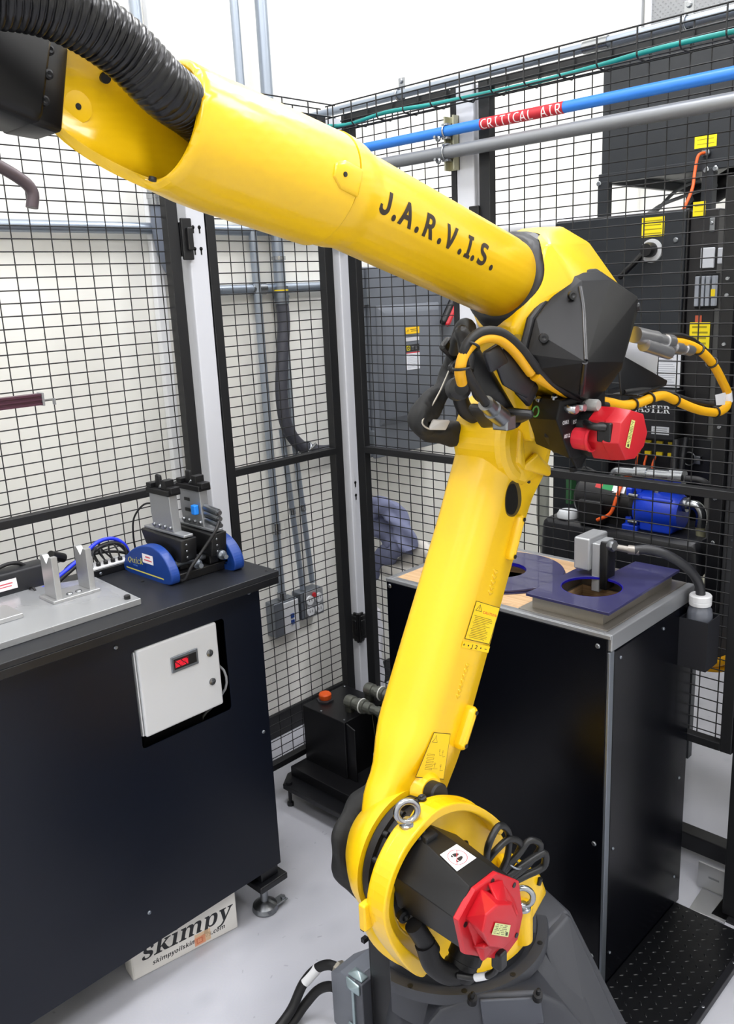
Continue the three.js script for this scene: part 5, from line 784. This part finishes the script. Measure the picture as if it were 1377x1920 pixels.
  // ---- elbow casting
  const rim = [[1.294, 1.679, 0.727], [1.294, 1.681, 0.624], [1.294, 1.637, 0.499], [1.294, 1.615, 0.484], [1.294, 1.582, 0.506], [1.294, 1.507, 0.543], [1.294, 1.454, 0.633], [1.294, 1.460, 0.679], [1.294, 1.491, 0.748], [1.294, 1.533, 0.848], [1.294, 1.557, 0.853], [1.294, 1.611, 0.828], [1.294, 1.643, 0.777]];
  const rimAt = (x, k = 1) => rim.map(p => [x, 1.57 + (p[1] - 1.57) * k, 0.68 + (p[2] - 0.68) * k]);
  const cup = lathe([[0, 0.153], [0.0895, 0.153], [0.0895, 0.17], [0.083, 0.18], [0.083, 0.3], [0, 0.3]], F(0, 0), fs, 64);
  const cas = part('elbow_casting', [
    carve(hull([...circle(0, 0, 0.09, 26).map(p => F(0.142, p[1], 1.22 + p[0])), F(0.04, 0.126, 1.215), F(-0.05, 0.128, 1.215), F(-0.1, 0.103, 1.215), F(-0.12, -0.03, 1.2), F(-0.06, -0.12, 1.22), F(0.06, -0.12, 1.2), ...rimAt(1.272, 0.96).filter((p, i) => ![8, 9].includes(i)),
      [1.296, 1.722, 0.800], [1.297, 1.70, 0.798], [1.297, 1.675, 0.806], [1.293, 1.645, 0.826], [1.283, 1.62, 0.845], [1.27, 1.6, 0.858]], 0.012, 30), cup),
    hull([...rimAt(1.272, 0.96).filter((p, i) => i >= 4), [1.27, 1.6, 0.855], F(0.19, -0.11, 1.22), F(0.17, -0.12, 1.17), F(0.05, -0.15, 1.19), F(0.06, -0.1, 1.18), F(-0.05, -0.1, 1.2)], 0.012, 30),
    hull([V(1.18, 1.52, 0.77), V(1.23, 1.52, 0.78), V(1.18, 1.4, 0.72), V(1.21, 1.4, 0.72), V(1.21, 1.45, 0.64), V(1.18, 1.45, 0.64), V(1.2, 1.54, 0.8)], 0.015)], yellow, R);
  part('dimple', rod(V(1.284, 1.582, 0.866), V(1.286, 1.5825, 0.877), 0.009, 0.009, 18), M(0x8d7406, 0.5), cas);
  const edge = [[1.310, 1.679, 0.754], [1.310, 1.681, 0.653], [1.310, 1.638, 0.530], [1.310, 1.616, 0.515], [1.310, 1.584, 0.537], [1.310, 1.510, 0.573], [1.310, 1.458, 0.662], [1.310, 1.464, 0.707], [1.310, 1.495, 0.774], [1.310, 1.536, 0.872], [1.310, 1.559, 0.877], [1.310, 1.612, 0.853], [1.310, 1.644, 0.803]];
  const ridge = part('elbow_cover', [hull([...edge,
    [1.330, 1.667, 0.753], [1.330, 1.667, 0.659], [1.326, 1.635, 0.551], [1.358, 1.530, 0.661], [1.390, 1.546, 0.840], [1.351, 1.487, 0.786], [1.322, 1.466, 0.688], [1.322, 1.589, 0.862]], 0.004, 14)], M(0x09090b, 0.45, 0, { specularIntensity: 0.55 }), R);
  part('cover_gasket', [hull(edge.map(p => [1.3, 1.57 + (p[1] - 1.57) * 1.02, 0.69 + (p[2] - 0.69) * 1.02]), 0.007, 20)], M(0x131315, 0.55), ridge);
  for (const p of [[1.334, 1.648, 0.789, 1, 0.1, 0.5], [1.330, 1.585, 0.866, 1, 0, 0.9], [1.321, 1.619, 0.539, 1, 0, -0.6]]) part('cap_screw', lathe([[0, 0], [0.0075, 0], [0.0075, 0.006], [0.004, 0.007], [0, 0.004]], V(p[0], p[1], p[2]), V(p[3], p[4], p[5]), 16), black, ridge);
  part('rib', tube([[1.335, 1.660, 0.763], [1.353, 1.626, 0.783], [1.375, 1.582, 0.815], [1.392, 1.548, 0.840]], 0.0042, 20, 8), M(0x17171a, 0.3), ridge);
  part('rib', tube([[1.392, 1.546, 0.842], [1.377, 1.519, 0.820], [1.357, 1.490, 0.791]], 0.005, 16, 8), M(0x17171a, 0.3), ridge);
  // rings between casting and tube
  part('joint_ring', lathe([[0, 0.154], [0.0875, 0.154], [0.0885, 0.157], [0.0885, 0.166], [0.081, 0.176], [0.081, 0.19], [0.076, 0.196], [0.07, 0.199], [0, 0.199]], F(0, 0), fs, 64), M(0x1c1d21, 0.45), R);
  // ---- upper arm tube with its lettering
  const tb = part('upper_arm', [lathe([[0.064, 0.19], [0.066, 0.192], [0.066, 0.215], [0.0672, 0.217], [0.0672, 0.575], [0.068, 0.582], [0.072, 0.598], [0.0735, 0.612], [0.0735, 0.628], [0.06, 0.63]], F(0, 0), fs, 96), lathe([[0, 0], [0.064, 0]], F(0.19, 0), fs, 48)], yellow, R);
  {
    const tex = canvasTex(1400, 240, (g, w, h) => { g.fillStyle = '#000'; g.fillRect(0, 0, w, h); g.fillStyle = '#fff'; g.font = '200px sans-serif'; g.textBaseline = 'alphabetic'; let x = 16; for (const [c, a] of [['J', 118], ['.', 72], ['A', 142], ['.', 72], ['R', 152], ['.', 70], ['V', 146], ['.', 74], ['I', 68], ['.', 74], ['S', 142], ['.', 60]]) { g.strokeStyle = '#fff'; g.lineWidth = 15; if (c === 'J') { g.lineWidth = 33; g.beginPath(); g.moveTo(x + 88, 50); g.lineTo(x + 88, 148); g.bezierCurveTo(x + 88, 200, x + 12, 200, x + 12, 142); g.stroke(); } else { g.fillText(c, x, 200); g.strokeText(c, x, 200); } x += a * 1.14; } }, false);
    const fi = -0.11, hf = 0.37;
    // text reads from the wrist end towards the elbow
    const g = band(F(0.583, 0), fs.clone().negate(), fn, 0.0676, 0, 0.279, fi - hf, fi + hf, 30);
    part('lettering', g, M(0x2a1d10, 0.45, 0, { alphaMap: tex, alphaTest: 0.5 }), tb, 'black lettering J.A.R.V.I.S. along the tube');
  }
  // ---- hollow wrist section: a thick shell, cut open towards the viewer's side
  {
    const n = 72, m = 26, rings = [];
    const cen = (s) => -0.004 - 0.014 * Math.min(1, Math.max(0, (s - 0.63) / 0.2));
    const endAt = (a) => { const d = Math.abs(Math.atan2(Math.sin(a - PI * 1.02), Math.cos(a - PI * 1.02))), low = Math.sin(a - PI * 1.02) > 0; const u = Math.min(1, Math.max(0, low ? (1.5 - d) / 1.2 : (1.45 - d) / 0.6)); return 0.868 + 0.108 * u * u * (3 - 2 * u); };
    const P = (s, a, r) => F(s, cen(s) + r * Math.sin(a), 1.22 + r * Math.cos(a));
    const ro = (s, a) => { const k = Math.min(1, Math.max(0, (s - 0.8) / 0.2)); return (0.0755 - 0.006 * k) * (1 - 0.06 * k * Math.pow(Math.cos(2 * a), 2)); };
    const prof = [];                                       // outer skin, rounded lip, inner skin, closing at the tube end
    for (let i = 0; i <= m; i++) prof.push([i / m, 0]);
    prof.push([1.0, 0.35], [1.0, 0.65]);
    for (let i = m; i >= 0; i--) prof.push([i / m, 1]);
    const pos = [], idx = [];
    for (let j = 0; j < n; j++) {
      const a = j / n * 2 * PI, e = endAt(a);
      for (const [u, w] of prof) {
        const lip = (w > 0 && w < 1) ? 0.004 : 0, s = 0.632 + (e - 0.632) * u + lip, p = P(s, a, ro(s, a) - 0.0115 * w);
        pos.push(p.x, p.y, p.z);
      }
    }
    const q = prof.length;
    for (let j = 0; j < n; j++) for (let i = 0; i < q - 1; i++) { const a = j * q + i, b = ((j + 1) % n) * q + i; idx.push(a, b, a + 1, b, b + 1, a + 1); }
    const g = new THREE.BufferGeometry(); g.setAttribute('position', new THREE.Float32BufferAttribute(pos, 3)); g.setIndex(idx);
    const wr = part('wrist_tube', [crease(g, 55), lathe([[0, 0], [0.074, 0], [0.0755, 0.002]], F(0.63, -0.004), fs, 48)], yellow, R);
    part('round_boss', [lathe([[0, 0], [0.0165, 0], [0.0165, 0.0012], [0, 0.0014]], F(0.945, -0.02, 1.1635), fx.clone(), 32)], yellow, wr);
    part('hole', [rod(F(0.945, -0.02, 1.164), F(0.945, -0.02, 1.1655), 0.0035, 0.0035, 12)], black, wr);
    part('hole', rod(F(0.924, 0.02, 1.172), F(0.924, 0.0185, 1.1765), 0.0062, 0.0062, 14), black, wr);
    part('lug', hull([F(0.632, 0.008, 1.2942), F(0.66, 0.008, 1.2942), F(0.673, 0.0, 1.2948), F(0.673, -0.012, 1.2945), F(0.66, -0.02, 1.2925), F(0.632, -0.02, 1.2925), F(0.632, -0.006, 1.28), F(0.668, -0.006, 1.28)], 0.004), yellow, wr);
    part('hole', rod(F(0.66, -0.006, 1.298), F(0.66, -0.006, 1.2996), 0.0032, 0.0032, 12), black, wr);
    part('bottom_hole', rod(F(0.885, -0.085, 1.238), F(0.885, -0.0886, 1.238), 0.0045, 0.0045, 12), black, wr);
  }
  // ---- black wrist housing and corrugated hose
  const wb = part('wrist_housing', [
    hull([F(0.978, -0.06, 1.145), F(0.978, 0.042, 1.14), F(0.978, -0.06, 1.19), F(0.978, 0.04, 1.175), F(1.008, -0.066, 1.142), F(1.008, 0.046, 1.14), F(1.008, -0.066, 1.2), F(1.008, 0.04, 1.19)], 0.006),
    hull([F(1.012, -0.06, 1.145), F(1.012, 0.04, 1.14), F(1.012, -0.06, 1.202), F(1.012, 0.036, 1.196), F(1.25, -0.066, 1.145), F(1.25, 0.05, 1.14), F(1.25, -0.066, 1.215), F(1.25, 0.04, 1.215)], 0.012, 50)], M(0x09090b, 0.4, 0, { specularIntensity: 0.6 }), R);
  for (const p of [-0.045, -0.018, 0.008, 0.03]) part('bolt', lathe([[0, 0], [0.005, 0], [0.005, 0.004], [0.003, 0.005], [0, 0.003]], F(1.0, p, 1.203 - (p > 0 ? 0.006 : 0)), fx, 12), satin, wb);
  const hs = (u) => { const f = (u * 72) % 1; return 0.0285 + 0.0022 * (f < 0.75 ? Math.sin(f / 0.75 * PI) ** 0.6 : -0.3); };
  part('corrugated_hose', sweep([F(0.7, -0.01, 1.215), F(0.78, -0.006, 1.225), F(0.85, 0.0, 1.245), [1.275, 1.885, 1.504], [1.28, 1.915, 1.55], [1.28, 1.936, 1.6], [1.275, 1.944, 1.645], [1.265, 1.936, 1.72], [1.25, 1.915, 1.8]], 860, 28, hs), M(0x07070a, 0.32, 0, { specularIntensity: 0.8 }), R);
  // ---- elbow connector box and motor
  const cb = part('connector_box', [hull([[1.325, 1.475, 0.803], [1.325, 1.447, 0.814], [1.325, 1.376, 0.772], [1.325, 1.372, 0.755], [1.325, 1.477, 0.66], [1.325, 1.38, 0.66], [1.22, 1.469, 0.735], [1.22, 1.433, 0.742], [1.22, 1.382, 0.711], [1.22, 1.38, 0.66], [1.22, 1.47, 0.66]], 0.003, 20), hull([[1.322, 1.38, 0.765], [1.325, 1.352, 0.748], [1.322, 1.352, 0.73], [1.322, 1.38, 0.7]], 0.003), ext(1.316, 1.325, 1.345, 1.353, 0.745, 0.757, 0.001)], M(0x0a0a0c, 0.5, 0, { specularIntensity: 0.5 }), R);
  for (const p of [[1.24, 1.473, 0.752], [1.258, 1.47, 0.766], [1.305, 1.479, 0.79]]) part('screw', screw(p, V(0.3, 1, 0.6), 0.006, 0.006), brightSteel, cb);
  part('earth_mark', [torus(V(1.262, 1.452, 0.7815), V(-0.45, 0.25, 1), 0.009, 0.0014)], M(0x5fae57, 0.5), cb);
  const cnn = (y, z, l, r, mat, nm) => part(nm, lathe([[0, 0], [r * 0.8, 0], [r * 0.8, l * 0.2], [r, l * 0.25], [r, l * 0.9], [r * 0.85, l], [0, l]], V(1.327, y, z), V(1, 0, 0), 20), mat, cb);
  cnn(1.462, 0.79, 0.022, 0.0085, brightSteel, 'round_connector'); cnn(1.462, 0.765, 0.022, 0.008, brightSteel, 'round_connector');
  cnn(1.462, 0.733, 0.03, 0.0105, M(0xb9b9b6, 0.35, 0, { transmission: 0.35, thickness: 0 }), 'clear_cap'); cnn(1.43, 0.715, 0.04, 0.009, black, 'round_connector');
  part('red_cap', lathe([[0, 0], [0.019, 0], [0.0205, 0.028], [0.022, 0.03], [0.022, 0.034], [0.0195, 0.034], [0.0185, 0.028], [0, 0.027]], V(1.327, 1.407, 0.757), V(1, 0, 0), 28), M(0xd02a38, 0.4), cb);
  for (const [s, y, z] of [['CRR2', 1.439, 0.792], ['ES2', 1.436, 0.762], ['AS12', 1.415, 0.787]]) part('lettering', quad([1.328, y + 0.005, z + 0.012], [1.328, y + 0.005, z - 0.012], [1.328, y - 0.005, z - 0.012], [1.328, y - 0.005, z + 0.012], 0.0005), print(160, 64, (g, w, h) => { g.fillStyle = '#121215'; g.fillRect(0, 0, w, h); g.fillStyle = '#d6d8dc'; g.font = 'bold 54px sans-serif'; g.textAlign = 'center'; g.fillText(s, w / 2, 52, 150); }), cb);
  const rp = [[1.409, 1.453, 0.722], [1.409, 1.441, 0.678], [1.409, 1.409, 0.662], [1.409, 1.388, 0.672], [1.409, 1.372, 0.703], [1.409, 1.375, 0.733], [1.409, 1.406, 0.76], [1.409, 1.437, 0.753]];
  const rm = part('elbow_motor_cap', [hull([...rp, ...rp.map(p => [1.385, 1.412 + (p[1] - 1.412) * 1.07, 0.705 + (p[2] - 0.705) * 1.07])], 0.003, 20), hull(rp.map(p => [1.383, 1.412 + (p[1] - 1.412) * 1.05, 0.703 + (p[2] - 0.703) * 0.98]).concat(rp.map(p => [1.352, 1.412 + (p[1] - 1.412) * 1.05, 0.703 + (p[2] - 0.703) * 0.98])), 0.004, 20)], redPlastic, R);
  part('motor_body', hull(rp.flatMap(p => [[1.352, p[1], p[2]], [1.27, p[1], p[2]]]), 0.004, 20), black, R);
  part('rating_label', quad([1.4125, 1.44, 0.722], [1.4125, 1.436, 0.709], [1.4125, 1.391, 0.727], [1.4125, 1.396, 0.741], 0.0005), print(96, 300, (g, w, h) => { g.fillStyle = '#c9c873'; g.fillRect(0, 0, w, h); g.fillStyle = '#3b3d18'; for (let y = 16; y < 250; y += 16) for (let x = 14; x < 76; x += 18) if (rnd() < 0.75) g.fillRect(x, y, 13, 9); g.fillRect(30, 258, 44, 32); }), rm);
  part('plug', [ext(1.372, 1.398, 1.405, 1.438, 0.752, 0.766, 0.003), tube([[1.388, 1.43, 0.762], [1.37, 1.432, 0.772], [1.35, 1.434, 0.76], [1.333, 1.431, 0.725]], 0.0068, 24, 12)], black, rm);
  // ---- rear connectors and brackets
  part('rear_bracket', [hull([[1.262, 1.584, 0.50], [1.262, 1.562, 0.405], [1.262, 1.524, 0.318], [1.262, 1.475, 0.326], [1.262, 1.482, 0.399], [1.262, 1.51, 0.5]], 0.002)], M(0xd6d8dc, 0.5), R);
  const rc = part('rear_connector', [rod(V(1.3, 1.566, 0.50), V(1.3, 1.556, 0.44), 0.016), rod(V(1.3, 1.557, 0.45), V(1.3, 1.541, 0.345), 0.0125), rod(V(1.3, 1.556, 0.44), V(1.3, 1.552, 0.41), 0.0155), rod(V(1.3, 1.545, 0.37), V(1.3, 1.541, 0.34), 0.0145), rod(V(1.305, 1.545, 0.47), V(1.305, 1.52, 0.36), 0.0135), rod(V(1.3, 1.535, 0.36), V(1.3, 1.516, 0.24), 0.011), rod(V(1.3, 1.53, 0.33), V(1.3, 1.525, 0.3), 0.0135), rod(V(1.3, 1.523, 0.28), V(1.3, 1.517, 0.25), 0.013)], M(0xc4c4c6, 0.28, 0.9), R);
  part('rear_plate', [hull([[1.28, 1.509, 0.522], [1.28, 1.523, 0.502], [1.28, 1.457, 0.312], [1.28, 1.449, 0.316], [1.28, 1.451, 0.508]], 0.002), hull([[1.26, 1.45, 0.5], [1.31, 1.45, 0.5], [1.28, 1.449, 0.32]], 0.002)], blackPaint, R);
  const yc = part('yellow_cable', [tube([[1.3, 1.541, 0.34], [1.3, 1.532, 0.274], [1.3, 1.515, 0.206], [1.3, 1.48, 0.131], [1.3, 1.432, 0.066], [1.3, 1.395, 0.028], [1.3, 1.372, 0.03], [1.3, 1.362, 0.071], [1.3, 1.372, 0.146], [1.3, 1.389, 0.218], [1.3, 1.418, 0.313], [1.3, 1.433, 0.364], [1.3, 1.435, 0.412], [1.3, 1.432, 0.469], [1.3, 1.434, 0.535], [1.303, 1.447, 0.597], [1.306, 1.455, 0.641], [1.315, 1.462, 0.7], [1.318, 1.489, 0.78], [1.316, 1.526, 0.868]], 0.0098, 140, 14), tube([[1.312, 1.53, 0.873], [1.312, 1.575, 0.93], [1.31, 1.592, 0.968], [1.305, 1.591, 1.007], [1.3, 1.573, 1.032], [1.295, 1.549, 1.037], [1.285, 1.528, 1.02]], 0.0085, 50, 12)], yellowCable, R);
  part('black_cable', [tube([[1.298, 1.556, 0.38], [1.298, 1.549, 0.28], [1.296, 1.528, 0.2], [1.294, 1.49, 0.12], [1.292, 1.44, 0.055], [1.292, 1.395, 0.015]], 0.005, 40, 8), tube([[1.29, 1.38, 0.09], [1.288, 1.402, 0.2], [1.288, 1.432, 0.32], [1.285, 1.45, 0.42], [1.28, 1.455, 0.5]], 0.006, 40, 8), tube([[1.27, 1.44, 0.34], [1.27, 1.425, 0.37], [1.27, 1.42, 0.43], [1.28, 1.43, 0.5], [1.3, 1.44, 0.58]], 0.005, 30, 8), tube([[1.31, 1.445, 0.62], [1.322, 1.462, 0.71], [1.325, 1.492, 0.79], [1.322, 1.53, 0.86], [1.318, 1.575, 0.915], [1.314, 1.6, 0.962], [1.308, 1.602, 1.005], [1.302, 1.582, 1.033], [1.296, 1.552, 1.025], [1.29, 1.515, 0.99], [1.285, 1.49, 0.96]], 0.0075, 80, 10)], rubber, R);
  part('tie', [[1.3, 1.515, 0.206, 0, -0.5, -1], [1.3, 1.48, 0.131, 0, -0.7, -1], [1.3, 1.365, 0.1, 0, -0.2, 1], [1.3, 1.418, 0.313, 0, 0.2, 1], [1.3, 1.434, 0.43, 0, 0, 1], [1.3, 1.432, 0.5, 0, 0, 1], [1.304, 1.584, 1.021, 0, -1, 0.6], [1.296, 1.552, 1.035, 0, -1, -0.1]].map(p => torus(V(p[0], p[1], p[2]), V(p[3], p[4], p[5]), 0.0125, 0.0022, 18, 8)), black, yc);
  part('cable_tag', [quad([1.3, 1.405, 0.105], [1.3, 1.404, 0.04], [1.3, 1.375, 0.045], [1.3, 1.38, 0.095], 0.001), rod(V(1.3, 1.403, 0.033), V(1.3, 1.38, 0.024), 0.0105)], M(0xd9dadd, 0.5), yc);
  // ---- cable saddle on the near side and the hose pack behind the arm
  part('saddle', [hull([[1.3, 1.568, 0.978], [1.3, 1.576, 0.95], [1.3, 1.553, 0.93], [1.3, 1.545, 0.965]], 0.006), hull([[1.3, 1.56, 0.955], [1.3, 1.572, 0.932], [1.3, 1.515, 0.85], [1.3, 1.493, 0.87], [1.3, 1.52, 0.93]], 0.005), hull([[1.295, 1.518, 0.85], [1.295, 1.5, 0.835], [1.295, 1.478, 0.855], [1.295, 1.5, 0.885]], 0.006)], M(0x16171c, 0.4), R);
  part('saddle_bracket', [hull([[1.24, 1.6, 0.96], [1.25, 1.5, 0.93], [1.25, 1.44, 0.83], [1.26, 1.5, 0.9]], 0.012), hull([[1.215, 1.44, 0.87], [1.215, 1.43, 0.78], [1.3, 1.46, 0.86], [1.215, 1.47, 0.9]], 0.008), lathe([[0, 0], [0.019, 0], [0.019, 0.02], [0.012, 0.026], [0, 0.026]], V(1.23, 1.51, 0.965), V(1, 0.2, 0.6), 18)], black, R);
  const kc = part('cable_connector', [rod(V(1.285, 1.49, 0.96), V(1.28, 1.472, 0.93), 0.013), rod(V(1.281, 1.476, 0.937), V(1.278, 1.458, 0.905), 0.0155), ext(1.262, 1.292, 1.438, 1.462, 0.885, 0.912, 0.003)], steel, R);
  part('dark_hoses', [tube([[1.14, 1.575, 0.85], [1.17, 1.605, 0.87], [1.21, 1.605, 0.9], [1.24, 1.58, 0.94], [1.25, 1.54, 0.96]], 0.0105, 36, 12), tube([[1.14, 1.56, 0.855], [1.17, 1.588, 0.88], [1.21, 1.585, 0.92], [1.24, 1.55, 0.95], [1.25, 1.5, 0.93]], 0.0095, 36, 12), tube([[1.13, 1.59, 0.82], [1.125, 1.53, 0.81], [1.12, 1.49, 0.815], [1.12, 1.45, 0.8], [1.13, 1.42, 0.75], [1.14, 1.39, 0.72]], 0.015, 36, 14)], rubber, R);
  part('hose_bracket', [hull([[1.12, 1.577, 0.846], [1.12, 1.55, 0.80], [1.12, 1.54, 0.815], [1.12, 1.568, 0.858]], 0.008), hull([[1.12, 1.55, 0.8], [1.12, 1.555, 0.78], [1.14, 1.52, 0.82], [1.13, 1.53, 0.845]], 0.01)], black, R);
  const wr = (u, a) => 0.021 + 0.0025 * Math.sin(a * 3 + u * 26) + 0.002 * Math.sin(a * 2 - u * 41) + 0.003 * Math.sin(u * 30);
  const sl = part('hose_sleeve', [sweep([[1.105, 1.555, 0.805], [1.095, 1.522, 0.795], [1.085, 1.486, 0.82], [1.08, 1.455, 0.865], [1.078, 1.435, 0.882], [1.078, 1.415, 0.855], [1.08, 1.404, 0.8], [1.085, 1.382, 0.75], [1.09, 1.35, 0.71], [1.06, 1.3, 0.7], [1.045, 1.2, 0.74]], 120, 20, wr), sweep([[1.05, 0.83, 0.93], [1.04, 0.76, 0.965], [1.03, 0.72, 1.0], [1.03, 0.695, 1.055], [1.03, 0.66, 1.088], [1.03, 0.6, 1.092], [1.035, 0.545, 1.068], [1.05, 0.5, 1.02]], 90, 20, (u, a) => 0.02 + 0.0025 * Math.sin(a * 3 + u * 22) + 0.003 * Math.sin(u * 36))], fabric, R);
  part('zipper', tube([[1.104, 1.535, 0.815], [1.098, 1.49, 0.842], [1.098, 1.46, 0.872], [1.099, 1.437, 0.898], [1.1, 1.425, 0.885], [1.1, 1.42, 0.86]], 0.0016, 40, 6), M(0xb7b2a6, 0.5), sl);
  part('torn_lining', [hull([[1.1, 1.424, 0.878], [1.104, 1.432, 0.858], [1.102, 1.418, 0.838], [1.104, 1.43, 0.83], [1.1, 1.436, 0.868]], 0.003)], M(0xc3c1bd, 0.7), sl);
  // cable plug at the base, with its two cables
  const cp = thing('cable_plug', 'grey rectangular cable plug with two black cables at the foot of the robot', 'plug', [0.92, 0.05, 0.96]);
  const hood = part('hood', [hull([[0.875, 0.06, 0.93], [0.875, 0.06, 1.0], [0.875, 0.19, 0.93], [0.875, 0.19, 1.0], [0.91, 0.06, 0.915], [0.91, 0.06, 1.005], [0.91, 0.215, 0.915], [0.91, 0.215, 1.005], [0.952, 0.06, 0.915], [0.952, 0.06, 1.005], [0.952, 0.22, 0.915], [0.952, 0.22, 1.005]], 0.004, 20)], M(0x666a72, 0.45), cp);
  part('housing', [ext(0.955, 0.977, 0.045, 0.225, 0.91, 1.01, 0.004)], M(0x4a4c53, 0.45), cp);
  part('latch', [0.925, 0.995].map(z => hull([[0.935, 0.228, z - 0.01], [0.97, 0.228, z - 0.008], [0.935, 0.228, z + 0.01], [0.97, 0.228, z + 0.008], [0.952, 0.236, z]], 0.003)).concat([0.21, 0.09].map(y => hull([[0.935, y - 0.012, 1.012], [0.97, y - 0.01, 1.013], [0.935, y + 0.012, 1.012], [0.97, y + 0.01, 1.013], [0.952, y, 1.02]], 0.003)), [ext(0.949, 0.956, 0.1, 0.2, 1.012, 1.016, 0.001)]), M(0x9fb0b4, 0.35, 0.6), hood);
  for (const [y, z] of [[0.165, 0.965], [0.105, 0.965]]) {
    const gl = part('gland', lathe([[0, 0], [0.018, 0], [0.018, 0.008], [0.02, 0.01], [0.02, 0.018], [0.015, 0.022], [0, 0.022]], V(0.872, y, z), V(-1, 0, 0), 8), M(0xc3bdae, 0.3, 0.85), hood);
    part('cable', tube([[0.855, y, z], [0.83, y - 0.002, z + 0.003], [0.8, y - 0.02, z + 0.015], [0.775, y - 0.06, z + 0.04], [0.765, Math.max(0.012, y - 0.12), z + 0.08], [0.76, 0.012, z + 0.16], [0.75, 0.012, z + 0.3]], 0.0115, 50, 12), rubber, gl);
  }
  part('white_sleeve', rod(V(0.8, 0.145, 0.98), V(0.778, 0.108, 1.003), 0.0122), M(0xd5d6d8, 0.5), hood);
}
renderer.render(scene, camera);
